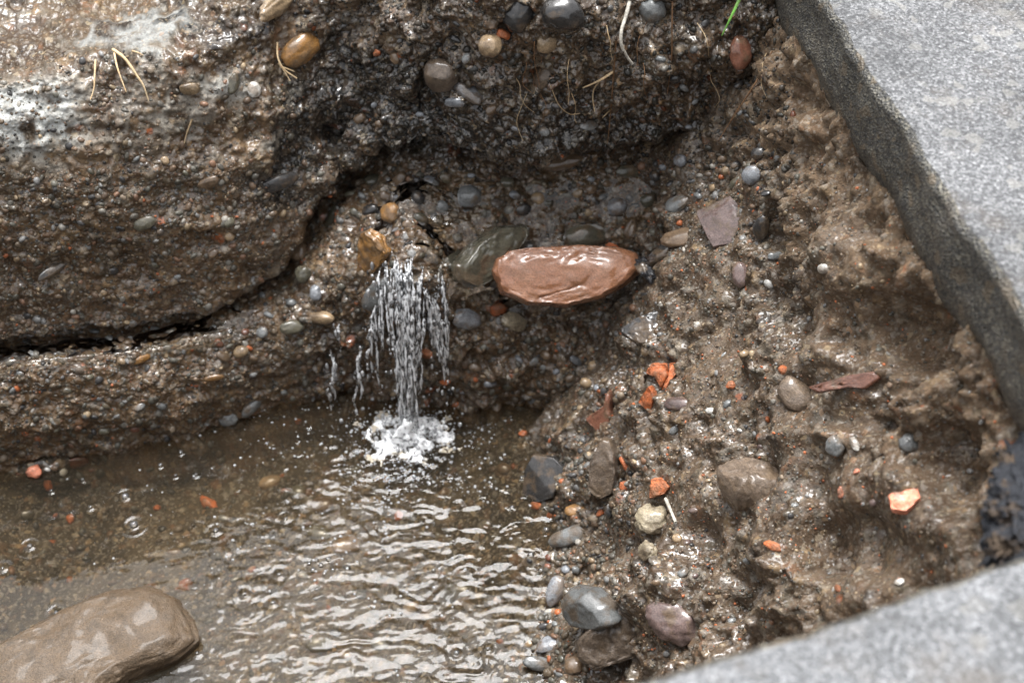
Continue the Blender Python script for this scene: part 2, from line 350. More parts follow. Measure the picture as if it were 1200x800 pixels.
d = slope * (0.016 * fbm(A0 / .10, 3, 96) + .009 * fbm(A0 / .035, 5, 97, .6) + .020 * (.5 - wa) * sstep(-.5, .3, fbm(A0 / .14, 2, 98)) + .0075 * (.5 - wb) + .0065 * bump1 + .0036 * bump2)
d += (1 - slope) * (.006 * fbm(A0 / .06, 3, 96) + .012 * bump1 + .006 * (.5 - wa) + .003 * bump2)
wd, cd = worley(A0 / 0.0075 + .2 * fbm(A0 / .006, 2, 12)[..., None], 24); d += slope * (.0022 * (.6 - wd) + .009 * (np.abs(fbm(A0 / .026 + 3, 4, 13, .55)) - .35))
cr = np.abs(fbm(A0 / .06 + 11, 3, 99)); d -= slope * .009 * (1 - sstep(0, .10, cr)) * sstep(-.1, .3, fbm(A0 / .15, 2, 100))
det = .3 + .7 * sstep(-.35, .35, fbm(A0 / .10 + 5, 3, 120)); det = np.maximum(det, .9 * dry); d = d + dry * (.008 * (.5 - wb) + .005 * (.6 - wd)); d = d * np.where(slope > .5, det, 1.0) + slope * .016 * fbm(A0 / .065 + 2, 2, 121)
A1 = A0 + nA_ * d[..., None]
n1 = fbm(A0 / .08, 4, 110); n2 = fbm(A0 / .022, 4, 111)
colA = lerp(C(.135, .100, .072), C(.085, .060, .042), sstep(-.5, .6, n1)); colA = lerp(colA, C(.20, .155, .118), sstep(.1, .8, n2) * .6)
colA = lerp(colA, lerp(C(.19, .142, .102), C(.145, .105, .074), sstep(-.4, .5, n2)), dry)
bedc = lerp(C(.095, .080, .058), C(.046, .039, .029), sstep(-.4, .5, n1)); colA = lerp(colA, bedc, 1 - slope)
pc1 = pal[np.searchsorted(palw, (cb * 7.31) % 1)]; pc2 = pal[np.searchsorted(palw, (cc * 9.17) % 1)]
k1 = sstep(.2, .36, bump1) * .7 * (1 - .5 * dry); k2 = sstep(.2, .36, bump2) * .75 * (1 - .4 * dry)
colA = colA + (pc1 - colA) * k1[..., None]; colA = colA + (pc2 - colA) * k2[..., None]
colA = np.minimum(colA * np.array([.69, .63, .55]) * (1 + .14 * dry)[..., None], .6)
wetA = np.clip(.40 + .45 * (1 - sstep(.15, .5, q + .12 * fbm(A0 / .09, 3, 113))) + .28 * sstep(-.3, .5, fbm(A0 / .06, 3, 112)) - .50 * dry - .08 * sstep(.3, .7, q), .04, 1)
wetA = wetA * sstep(-.012, .004, A1[..., 2])           # no wet shine on what lies under water
jx = int(np.searchsorted(xs, -0.03))
def sub_a(name, i0, i1, label):
    p = A1[i0:i1]; n, m = p.shape[:2]; me = mesh_np(name, p.reshape(-1, 3), grid_faces(n, m)); colour_attr(me, colA[i0:i1].reshape(-1, 3)); float_attr(me, wetA[i0:i1].ravel())
    return link(name, me, SOIL, label=label, kind='structure')
sub_a('pool_bed', 0, jx + 1, 'muddy brown bed lying under the shallow pool')
sub_a('mud_slope', jx, len(xs), 'lumpy brown mud slope climbing from the pool to the pavement')

# coarse copies to set things down on
def coarse(P, s):
    p = P[::s, ::s]; n, m = p.shape[:2]; return p.reshape(-1, 3), grid_faces(n, m)
va, fa = coarse(B1, 2); vb, fb = coarse(A1, 2)
BV = BVHTree.FromPolygons([Vector(v) for v in va.tolist()] + [Vector(v) for v in vb.tolist()], fa.tolist() + (fb + len(va)).tolist())
def hit(u, v):
    d = Vector(ray(u, v).tolist()).normalized(); p, n, i, dist = BV.ray_cast(Vector(CAM), d)
    if p is None: return None
    if n.dot(d) > 0: n = -n
    return p, n, d

# ================================================================== far ground and pavements
SOIL_FLAT = rock_material('dry_ground', (.16, .12, .085), rough=.8, coat=0, scale=6)
def ground():
    z = .655; a, b, c, dd = -1.62, 3.2, -30, 30
    V = [(c, c, z), (dd, c, z), (dd, .0, z), (c, .0, z), (c, 2.5, z), (dd, 2.5, z), (dd, dd, z), (c, dd, z), (-1.3, 0, z), (-1.3, 2.5, z), (1.2, 0, z), (1.2, 2.5, z)]
    me = bpy.data.meshes.new('ground'); me.from_pydata(V, [], [(0, 1, 2, 10, 8, 3), (4, 9, 11, 5, 6, 7), (3, 8, 9, 4), (10, 2, 5, 11)]); me.update()
    link('ground', me, SOIL_FLAT, label='bare brown earth around the pit', kind='structure')
ground()

def concrete_material(name, base, grit, rough=.75, dark=(.06, .06, .062), tan=(.22, .215, .20)):
    m, nt = mat(name); L = nt.links.new; gm = nt.nodes.new('ShaderNodeNewGeometry')
    vo = node(nt, 'ShaderNodeTexVoronoi', Scale=430.0); L(gm.outputs['Position'], vo.inputs['Vector'])
    vo2 = node(nt, 'ShaderNodeTexVoronoi', Scale=80.0); L(gm.outputs['Position'], vo2.inputs['Vector'])
    n1 = node(nt, 'ShaderNodeTexNoise', Scale=9.0, Detail=6.0); L(gm.outputs['Position'], n1.inputs['Vector'])
    n2 = node(nt, 'ShaderNodeTexNoise', Scale=300.0, Detail=4.0); L(gm.outputs['Position'], n2.inputs['Vector'])
    sx = nt.nodes.new('ShaderNodeSeparateColor'); L(vo.outputs['Color'], sx.inputs[0])
    c = ramp(nt, [(0.0, dark), (0.28, tuple(x * .55 for x in base)), (.55, base), (.86, grit), (1.0, tuple(min(1, x * 1.5) for x in grit))], sx.outputs[0])
    sx2 = nt.nodes.new('ShaderNodeSeparateColor'); L(vo2.outputs['Color'], sx2.inputs[0])
    c = mixc(nt, c, tan, ramp(nt, [(.90, 0), (.93, .6)], sx2.outputs[1]))
    c = mixc(nt, c, ramp(nt, [(.3, .62), (.7, 1.22)], n1.outputs[0]), 1.0, 'MULTIPLY'); c = mixc(nt, c, ramp(nt, [(.3, .7), (.7, 1.25)], n2.outputs[0]), 1.0, 'MULTIPLY')
    nd = node(nt, 'ShaderNodeTexNoise', Scale=14.0, Detail=7.0, Roughness=.7); L(gm.outputs['Position'], nd.inputs['Vector'])
    c = mixc(nt, c, (.12, .095, .07), ramp(nt, [(.52, 0.0), (.72, .55)], nd.outputs[0]))
    bs = node(nt, 'ShaderNodeBsdfPrincipled', Roughness=rough); L(c, bs.inputs['Base Color'])
    b = node(nt, 'ShaderNodeBump', Strength=.8, Distance=.003); L(vo.outputs['Distance'], b.inputs['Height']); L(b.outputs[0], bs.inputs['Normal'])
    L(bs.outputs[0], node(nt, 'ShaderNodeOutputMaterial').inputs[0]); return m
CON_TOP = concrete_material('pavement_top', (.130, .132, .136), (.185, .187, .19), dark=(.075, .076, .079))
CON_PALE = concrete_material('pale_pavement', (.170, .174, .180), (.22, .224, .23), dark=(.115, .118, .122))
CON_SIDE = concrete_material('pavement_broken_edge', (.075, .072, .064), (.125, .115, .09), rough=.45, dark=(.03, .03, .031), tan=(.15, .115, .075))
def slab(name, p0, p1, inward, thick, depth, mt, ms, label, seed):
    p0, p1, inward = (np.array(k, float) for k in (p0, p1, inward)); Ln = np.linalg.norm(p1 - p0); n = int(Ln / .006)
    s = np.linspace(0, 1, n); base = p0 + (p1 - p0) * s[:, None]
    prof = [(.03, -thick)] + [(.004 + .03 * max(0, (k / 16 - .7)), -thick + thick * (1 - k / 16) * .94) for k in range(16, -1, -1)] + [(.010, -.001)]
    side_n = len(prof); off = .015
    while off < depth: prof.append((off, 0.0)); off += .006 if off < .42 else off * .3
    prof.append((depth, 0.0)); prof = np.array(prof)
    P = np.zeros((n, len(prof), 3)); P[..., :2] = base[:, None, :] + inward[None, None, :] * prof[None, :, :1]; P[..., 2] = G + prof[None, :, 1]
    rough = fbm(P / .03, 4, seed); mean = .0035 * fbm(np.repeat(P[:, :1] / .10, len(prof), 1), 4, seed + 3) + .002 * rough
    w = 1 - sstep(.02, .06, prof[:, 0]); P[..., :2] += inward * (mean * w[None, :])[..., None] * 1.0
    wl, cl = worley(P / .012, seed); P[..., 2] += .0016 * (.5 - wl) + .0006 * rough
    P[:, :side_n, :2] += inward * (-.0025 * (np.sqrt(np.clip(.3 - wl[:, :side_n]**2, 0, 1))))[..., None]
    me = mesh_np(name, P.reshape(-1, 3), grid_faces(n, len(prof))[:, ::-1]); me.materials.append(mt); me.materials.append(ms)
    idx = np.zeros((n - 1, len(prof) - 1), np.int32); idx[:, :side_n - 1] = 1; me.polygons.foreach_set('material_index', idx.ravel()); me.update()
    if me.polygons[len(me.polygons) // 2 + len(prof) // 2].normal.z < 0: me.flip_normals()
    return link(name, me, label=label, kind='structure')
e_dir = np.array((.333 - .441, 1.308 - .832)); e_dir /= np.linalg.norm(e_dir); e_in = np.array((e_dir[1], -e_dir[0]))
pE = np.array((.441, .832))
slab('pavement', pE - e_dir * .065, pE + e_dir * 2.0, e_in, .106, 6.0, CON_TOP, CON_SIDE, 'grey exposed-aggregate pavement with a dark broken edge above the mud', 201)
n_dir = np.array((.302, .11)); n_dir /= np.linalg.norm(n_dir); n_in = np.array((n_dir[1], -n_dir[0]))
pN = np.array((.084, .492))
slab('pale_pavement', pN + n_dir * 1.1, pN - n_dir * 1.6, n_in, .09, 6.0, CON_PALE, CON_SIDE, 'pale concrete pavement edging the near side of the pit', 202)

# ================================================================== stones
_ico = {}
def ico(sub):
    if sub in _ico: return _ico[sub]
    import bmesh
    bm = bmesh.new(); bmesh.ops.create_icosphere(bm, subdivisions=sub, radius=1.0)
    V = np.array([v.co[:] for v in bm.verts]); Fc = np.array([[v.index for v in f.verts] for f in bm.faces]); bm.free(); _ico[sub] = (V, Fc); return V, Fc
def rock_shape(sub, seed, angular=0.5, rough=.06, box=2.4):
    V, Fc = ico(sub); r = np.random.default_rng(seed)
    nrm = r.normal(size=(int(9 + 6 * angular), 3)); nrm /= np.linalg.norm(nrm, axis=1, keepdims=True); dist = r.uniform(.62, .92, len(nrm))
    dots = V @ nrm.T; rad = np.where(dots > .05, dist / np.maximum(dots, .05), 9)
    k = 9 + 30 * angular; soft = -np.log(np.exp(-k * np.minimum(rad, 3)).sum(1) + np.exp(-k * 1.0)) / k
    sup = (np.abs(V)**box).sum(1)**(-1 / box)
    rr = (1 - angular) * sup * (1 + .10 * fbm(V * 1.1 + seed, 2, seed)) + angular * soft * 1.12
    rr = rr * (1 + rough * fbm(V * 2.6 + seed * 1.7, 4, seed + 1))
    if angular > .6: rr = rr - .05 * (1 - sstep(0, .12, np.abs(fbm(V * 1.5 + seed, 3, seed + 7))))
    if sub >= 4: rr = rr + (.01 + .35 * rough) * (.5 * fbm(V * 8 + seed, 3, seed + 4, .6))
    P = V * rr[:, None]; P /= np.abs(P).max(0); return P, Fc
def outline_shape(sub, seed, poly, e=3.0, facets=5, rough=.03):
    V, Fc = ico(sub); r = np.random.default_rng(seed); pl = np.array(poly, float); lo, hi = pl.min(0), pl.max(0); c = pl.mean(0)
    q_ = (pl - c) * np.array([1, -1]); n = len(q_); th = np.arctan2(V[:, 1], V[:, 0]); dirs = np.stack([np.cos(th), np.sin(th)], -1); rad = np.zeros(len(V))
    for i in range(n):
        a, b = q_[i], q_[(i + 1) % n]; ed = b - a; den = dirs[:, 0] * ed[1] - dirs[:, 1] * ed[0]; den = np.where(np.abs(den) < 1e-9, 1e-9, den)
        t = (a[0] * ed[1] - a[1] * ed[0]) / den; w = (a[0] * dirs[:, 1] - a[1] * dirs[:, 0]) / den
        rad = np.maximum(rad, np.where((t > 0) & (w >= -1e-6) & (w <= 1 + 1e-6), t, 0))
    z = V[:, 2]; rho = (1 - np.abs(z)**e)**(1 / e); size = (hi - lo) / 2
    xy = dirs * (rad * rho)[:, None] * (1 + rough * .5 * fbm(V * 3 + seed, 3, seed))[:, None]; xn = xy / size.max()
    zz = z.copy()
    for k in range(facets):                             # broken faces
        a = r.uniform(0, 6.283); g = r.uniform(.12, .5); pl_ = np.maximum(.05, r.uniform(.55, .9) - g * (xn[:, 0] * math.cos(a) + xn[:, 1] * math.sin(a)))
        zz = np.minimum(zz, pl_ + .02 * fbm(V * 4 + k, 3, seed + k))
    zz = zz + rough * fbm(np.stack([xn[:, 0], xn[:, 1], V[:, 2] * .3], -1) * 4 + seed, 4, seed + 3) - rough * 1.2 * (1 - sstep(0, .10, np.abs(fbm(xn[:, [0, 1, 0]] * np.array([1.6, 1.6, 0]) + seed, 3, seed + 9))))
    fine = .035 * fbm(V * 9 + seed, 3, seed + 4, .6) + .012 * fbm(V * 30, 2, seed + 5); zz = zz + rough * 10 * fine * .35; xy = xy * (1 + rough * 3 * fine)[:, None]
    ctr = ((lo + hi) / 2 - c) * np.array([1, -1])
    return np.stack([(xy[:, 0] - ctr[0]) / size[0], (xy[:, 1] - ctr[1]) / size[1], zz], -1), Fc
def rock_mesh(name, sub, seed, angular=.5, rough=.06, box=2.4):
    P, Fc = rock_shape(sub, seed, angular, rough, box); return mesh_np(name, P, Fc)

MATS = {
 'grey': rock_material('grey_stone', (.20, .205, .20), .26), 'olive': rock_material('olive_grey_stone', (.115, .105, .075), .24),
 'brown': rock_material('brown_stone', (.17, .115, .072), .30), 'dark': rock_material('dark_stone', (.055, .052, .05), .2),
 'tan': rock_material('tan_stone', (.33, .235, .14), .32), 'ochre': rock_material('ochre_stone', (.30, .15, .045), .3, second=(.15, .095, .05), bump=.9, scale=45),
 'red': rock_material('reddish_brown_stone', (.22, .095, .06), .28), 'blue': rock_material('blue_grey_stone', (.25, .26, .275), .26),
 'white': rock_material('pale_stone', (.62, .60, .55), .4), 'purple': rock_material('purplish_stone', (.16, .112, .10), .26),
 'russet': rock_material('russet_stone', (.43, .20, .105), .22, scale=28, bump=.9, second=(.29, .125, .065), mud=.22, coat=.75),
 'mudstone': rock_material('mud_coated_stone', (.15, .112, .082), .4, bump=.9, scale=90, coat=.4), 'clay': rock_material('orange_brick', (.50, .135, .045), .5, mud=.55, coat=.12, bump=1.0, scale=90, second=(.24, .11, .06)),
 'pinkclay': rock_material('pink_brick', (.60, .25, .16), .6, coat=.2, bump=.7, scale=120, second=(.55, .17, .09)), 'coal': rock_material('charcoal', (.014, .014, .016), .22, bump=1.0, scale=140), 'cream': rock_material('cream_stone', (.50, .42, .29), .45, bump=.8),
 'boulder': rock_material('boulder_stone', (.13, .092, .060), .30, scale=75, bump=1.0, coat=.10, second=(.07, .052, .036)),
}
def place(u, v, w, h, ang=0, mk='grey', name='stone', label=None, cat='stone', group=None, seed=None, angular=.35, rough=.05, thick=.65, sink=.24, me=None, sub=4, lean=.55, z=None, box=2.3, outline=None, e=3.0, facets=5, out=0.0):
    if outline is not None:
        pl = np.array(outline, float); lo, hi = pl.min(0), pl.max(0); (u, v), (w, h), ang = (lo + hi) / 2, hi - lo, 0
        me = mesh_np(name, *outline_shape(sub, seed or 1, outline, e, facets, rough))
    if z is not None:
        P = Vector(at_z(u, v, z).tolist()); Nn = Vector((0, 0, 1)); d = Vector(ray(u, v).tolist()).normalized()
    else:
        r_ = hit(u, v)
        if r_ is None: return None
        P, Nn, d = r_
    t = (P - Vector(CAM)).dot(Vector((0, cp, -sp))); s = t / F
    n = (Nn * (1 - lean * .5) - d * lean * .5).normalized()
    ca, sa = math.cos(R(ang)), math.sin(R(ang)); up = Vector((0, sp, cp)); right = Vector((1, 0, 0))
    ax = right * ca - up * sa; ax = (ax - n * ax.dot(n)).normalized(); ay = n.cross(ax).normalized()
    a, b = w * s / 2, h * s / 2; c = min(a, b) * thick
    if me is None: me = rock_mesh(name, sub, seed if seed is not None else rnd.randrange(9999), angular, rough, box)
    M = Matrix((ax * a, ay * b, n * c)).transposed().to_4x4(); M.translation = P + n * c * (1 - 2 * sink) - d * out
    o = link(name, me, MATS[mk], label=label, cat=cat, group=group); o.matrix_world = M; return o

HERO = [  # u, v, w, h, tilt, material, label, options
 (665, 326, 170, 74, -4, 'russet', 'large wet russet slab stone with a chipped flat face on the ledge', dict(outline=[(577,322),(580,308),(594,299),(620,295),(680,291),(716,293),(740,301),(750,317),(730,336),(703,352),(662,361),(618,358),(590,346)], e=2.6, facets=6, rough=.06, thick=.95, seed=412, sub=6, sink=.15, lean=.8, out=.045)),
 (684, 278, 56, 30, -8, 'olive', 'smooth dark olive cobble resting behind the large russet stone', dict(angular=0, rough=.02, thick=.8)),
 (611, 292, 36, 21, -8, 'dark', 'small dark flat cobble wedged between the blocky stone and the russet stone', dict(angular=0, rough=.02)),
 (566, 298, 98, 62, -36, 'olive', 'blocky greenish brown stone beside the waterfall', dict(outline=[(521,310),(543,285),(574,265),(609,263),(612,274),(587,302),(560,329),(543,336),(524,329)], e=2.8, facets=5, rough=.05, thick=.9, seed=77, sub=5, sink=.25)),
 (434, 297, 46, 66, 22, 'ochre', 'ochre crusted stone at the brink of the waterfall', dict(outline=[(418, 279), (430, 268), (448, 272), (460, 288), (452, 306), (440, 322), (424, 336), (413, 330), (416, 305)], rough=.12, thick=.6, seed=5, sub=5, sink=.55, facets=5)),
 (460, 250, 26, 26, 10, 'ochre', 'small round ochre stone in the stream above the waterfall', dict(angular=.3)),
 (446, 342, 58, 28, -40, 'grey', 'grey slab stone tilted beneath the ochre stone', dict(angular=.6, thick=.7)),
 (850, 260, 66, 60, 22, 'purple', 'angular purplish stone half sunk in mud at the end of the ledge', dict(outline=[(816,242),(860,231),(872,245),(885,281),(878,290),(836,291),(824,266)], e=2.6, facets=5, rough=.05, thick=.45, seed=33, sub=5, sink=.4, lean=.7)),
 (778, 299, 46, 27, 5, 'dark', 'angular dark wet stone between the russet stone and the purplish stone', dict(angular=.7)),
 (762, 318, 24, 44, -35, 'coal', 'black lump of charcoal touching the tip of the russet stone', dict(angular=.6, rough=.28, thick=.9, sink=.2)),
 (868, 322, 21, 33, -4, 'purple', 'mauve oval cobble standing on edge in the mud', dict(angular=.1)),
 (550, 229, 29, 27, 0, 'grey', 'round grey cobble shining on the stream ledge above the blocky stone', dict(angular=0, rough=.02, thick=.9)),
 (795, 241, 34, 23, -6, 'grey', 'flat grey cobble on the ledge beside the purplish stone', dict(angular=.2)),
 (738, 200, 40, 16, -2, 'olive', 'long olive cobble under the lip of the overhang', dict(angular=0, thick=.9)),
 (741, 268, 19, 30, 5, 'brown', 'upright brown cobble in the wet hollow of the ledge', dict(angular=.1)),
 (800, 281, 52, 26, 6, 'brown', 'brown rounded stone sunk in the mud before the purplish stone', dict(angular=.2)),
 (655, 191, 62, 22, -3, 'brown', 'long brown stone hanging from the lip of the overhang', dict(angular=.2, thick=.9, sink=.4)),
 (660, 18, 54, 42, 12, 'dark', 'glossy split dark boulder high in the back bank', dict(angular=.5, thick=.9, seed=8)),
 (765, 8, 38, 36, -20, 'grey', 'grey rounded stone beside the hanging pale root', dict(angular=.3, thick=.9)),
 (608, 16, 38, 46, 15, 'dark', 'tall dark angular stone beside the split boulder', dict(angular=.6, thick=.9)),
 (573, 54, 29, 29, 0, 'tan', 'round yellowish stone in the dark back bank', dict(angular=.25, thick=.9)),
 (518, 86, 44, 42, 10, 'mudstone', 'round stone caked with mud in the back bank', dict(angular=.1, rough=.05, thick=.9)),
 (549, 109, 40, 21, 33, 'blue', 'blue grey oblong cobble in the back bank under the yellowish stone', dict(angular=.2)),
 (533, 120, 25, 13, -8, 'blue', 'small blue grey cobble tucked against the oblong cobble', dict(angular=.1)),
 (640, 51, 31, 24, 5, 'tan', 'mud smeared tan stone under the split boulder', dict(angular=.3)),
 (638, 86, 26, 40, 25, 'mudstone', 'upright muddy stone in the back bank', dict(angular=.4)),
 (690, 147, 27, 14, -15, 'grey', 'grey sausage shaped cobble above the overhang', dict(angular=0)),
 (867, 62, 30, 42, -8, 'red', 'dull red brown stone in the back bank near the pavement', dict(angular=.35)),
 (222, 104, 25, 16, 4, 'tan', 'tan stone set in the pale crust of the cut bank', dict(angular=.4)),
 (273, 99, 15, 30, 15, 'olive', 'upright olive stone in the pale crust of the cut bank', dict(angular=.4)),
 (297, 105, 19, 19, 0, 'white', 'whitish stone at the corner of the cut bank', dict(angular=.4)),
 (352, 57, 54, 34, -38, 'ochre', 'glossy orange brown stone in the corner recess', dict(angular=.5)),
 (322, 7, 66, 26, -12, 'tan', 'broad tan earth lump at the top of the corner', dict(angular=.6, rough=.1)),
 (325, 213, 54, 21, -8, 'dark', 'long dark brown stone at the edge of the cut bank', dict(angular=.4)),
 (170, 261, 28, 16, -22, 'olive', 'olive cobble set in the face of the cut bank', dict(angular=.1)),
 (245, 213, 30, 14, -22, 'brown', 'flat brown cobble set in the face of the cut bank', dict(angular=.1)),
 (60, 318, 44, 14, -30, 'dark', 'dark slanting sliver of slate in the cut bank', dict(angular=.6)),
 (352, 297, 23, 25, 0, 'brown', 'round brown cobble on top of the dark green one at the bank corner', dict(angular=0, thick=.9)),
 (358, 321, 20, 23, 0, 'olive', 'dark green cobble below the round brown one at the bank corner', dict(angular=0, thick=.9)),
 (372, 344, 15, 21, -6, 'blue', 'pale blue grey egg shaped cobble near the dripping brink', dict(angular=0, thick=.9)),
 (376, 369, 40, 17, -6, 'tan', 'tan bone shaped stone at the dripping brink', dict(angular=.2, thick=.9, sink=.2)),
 (341, 384, 32, 18, -4, 'olive', 'olive stone below the tan bone shaped stone', dict(angular=.3)),
 (390, 255, 13, 36, 28, 'olive', 'slim olive cobble leaning in the corner recess', dict(angular=.1)),
 (293, 476, 31, 18, -14, 'grey', 'wet grey cobble overhanging the pool at the foot of the cut bank', dict(angular=.15, sink=.25)),
 (267, 490, 26, 19, -10, 'grey', 'wet grey cobble low on the waterline beside its twin', dict(angular=.15, sink=.25)),
 (250, 442, 24, 9, 0, 'ochre', 'orange yellow leaf shaped stone in the lower cut bank', dict(angular=.1)),
 (166, 420, 24, 9, -14, 'ochre', 'orange yellow sliver of stone on the wet ledge of the cut bank', dict(angular=.3)),
 (90, 541, 28, 14, -4, 'red', 'dark reddish cobble at the waterline of the cut bank', dict(angular=0)),
 (760, 388, 70, 44, -16, 'dark', 'dark glossy layered stone in the slope below the russet stone', dict(outline=[(729,389),(746,377),(788,367),(793,380),(783,396),(770,414),(749,408)], e=2.6, facets=5, rough=.07, thick=.8, seed=61, sub=5)),
 (600, 378, 44, 26, -5, 'cream', 'cream coloured crumbly stone under the russet stone', dict(angular=.6, rough=.12)),
 (545, 372, 40, 26, 20, 'blue', 'blue grey wet stone between the waterfall and the cream stone', dict(angular=.6)),
 (708, 489, 46, 46, 12, 'red', 'maroon angular stone in the slope above the pool', dict(outline=[(688,490),(706,477),(714,470),(717,452),(721,457),(720,476),(726,498),(721,509),(704,505)], e=2.6, facets=4, rough=.05, thick=.8, seed=14, sub=4)),
 (712, 549, 42, 74, 8, 'mudstone', 'upright grey brown wedge of rock beside the pool', dict(outline=[(711,511),(721,514),(727,530),(728,552),(721,577),(704,584),(693,571),(696,540)], e=3, facets=4, rough=.04, thick=1.3, seed=23, sub=5)),
 (647, 557, 62, 52, -50, 'dark', 'dark slate block with a pale edge lying at the pool margin', dict(outline=[(630,531),(655,534),(671,548),(656,581),(636,587),(614,579),(619,550)], e=3.5, facets=4, rough=.03, thick=.6, seed=44, sub=5)),
 (674, 599, 25, 17, -4, 'ochre', 'small orange tan stone on the gravel by the pool', dict(angular=.4)),
 (672, 628, 60, 22, -16, 'grey', 'long grey stone on the gravel by the pool', dict(angular=.3, thick=.9)),
 (694, 712, 82, 54, -14, 'grey', 'large smooth grey cobble with a pale top on the gravel', dict(outline=[(657,716),(669,695),(702,681),(729,687),(747,702),(733,718),(702,733),(681,741),(663,734)], e=2.2, facets=1, rough=.012, thick=.9, seed=3, sub=5, sink=.3)),
 (722, 746, 82, 74, 0, 'mudstone', 'large mud caked stone leaning on the smooth grey cobble', dict(outline=[(696,733),(720,709),(738,702),(756,711),(757,740),(747,767),(702,784),(681,770),(678,752)], e=2.4, facets=3, rough=.10, thick=.8, seed=9, sub=5, sink=.3)),
 (652, 692, 22, 40, 20, 'blue', 'pale blue grey stone chip at the pool margin', dict(angular=.5)),
 (642, 757, 30, 21, 0, 'blue', 'pale triangular stone on the gravel below the large grey cobble', dict(angular=.6)),
 (630, 777, 36, 18, 6, 'grey', 'pale grey oval cobble at the shallow end of the pool', dict(angular=.1)),
 (673, 780, 22, 22, 0, 'brown', 'brown cobble flecked with orange on the gravel', dict(angular=.2)),
 (876, 577, 68, 66, 20, 'mudstone', 'rounded brown stone caked with gritty mud on the slope', dict(outline=[(839,557),(858,543),(883,549),(911,568),(914,603),(893,612),(858,606),(841,578)], e=2.3, facets=2, rough=.07, thick=.9, seed=19, sub=5, sink=.25)),
 (765, 612, 42, 38, 10, 'cream', 'crumbly tan lump on the slope above its smaller twin', dict(angular=.5, rough=.14)),
 (762, 646, 30, 28, 0, 'cream', 'small crumbly tan lump on the slope', dict(angular=.5, rough=.14)),
 (988, 446, 80, 18, -5, 'red', 'long dark reddish stone jutting from the mud below the pavement', dict(outline=[(948,452),(998,440),(1030,437),(1034,446),(1016,458),(995,455),(960,460)], e=2.6, facets=3, rough=.05, thick=.8, seed=5, sub=5, sink=.2, lean=1.0)),
 (931, 462, 36, 46, -40, 'mudstone', 'smooth grey stone half buried beside the long jutting stone', dict(angular=.1)),
 (790, 728, 74, 50, 22, 'purple', 'dark purplish chunk of rock by the near pavement', dict(angular=.5, rough=.1)),
 (796, 474, 36, 18, 8, 'purple', 'wet mauve stone beside the broken orange brick', dict(angular=.3)),
 (932, 260, 1, 1, 0, 'grey', None, None),
 (893, 265, 20, 34, 10, 'dark', 'narrow dark stone behind the purplish stone', dict(angular=.4)),
 (470, 300, 1, 1, 0, 'grey', None, None),
 (757, 412, 12, 12, 0, 'tan', 'tiny round yellowish pebble above the broken orange brick', dict(angular=.2)),
 (1055, 683, 14, 10, 0, 'white', 'bright white chip at the edge of the near pavement', dict(angular=.5, sink=.1)),
 (1001, 520, 10, 22, -20, 'white', 'chalky white sliver on the mud slope', dict(angular=.5, sink=.1)),
 (908, 300, 18, 10, -6, 'grey', 'small pale grey cobble pressed in the light mud under the pavement', dict(angular=.1)),
 (966, 315, 16, 12, 0, 'white', 'small whitish cobble in the light mud under the pavement', dict(angular=.1)),
 (1065, 520, 26, 24, 0, 'grey', 'angular grey stone in the hollow of the mud', dict(angular=.5)),
 (980, 522, 24, 26, 10, 'grey', 'pale angular stone in the slope below the jutting stone', dict(angular=.6)),
]
for (u, v, w, h, a, mk, lab, opt) in HERO:
    if lab and v < 170 and 'sink' not in opt: opt['sink'] = .42
    if lab: place(u, v, w, h, a, mk, 'stone', lab, 'stone', **opt)
# boulder that breaks the pool surface
place(70, 775, 345, 180, -33, 'boulder', 'boulder', 'big brown boulder breaking the surface of the pool', 'boulder', seed=6, rough=.07, thick=.31, sink=.58, sub=6, z=.012, lean=.15, facets=4, e=2.3, outline=[(-95, 850), (-60, 800), (0, 748), (60, 704), (110, 682), (160, 671), (196, 684), (216, 718), (226, 745), (200, 770), (150, 792), (110, 832), (40, 885), (-40, 905)])
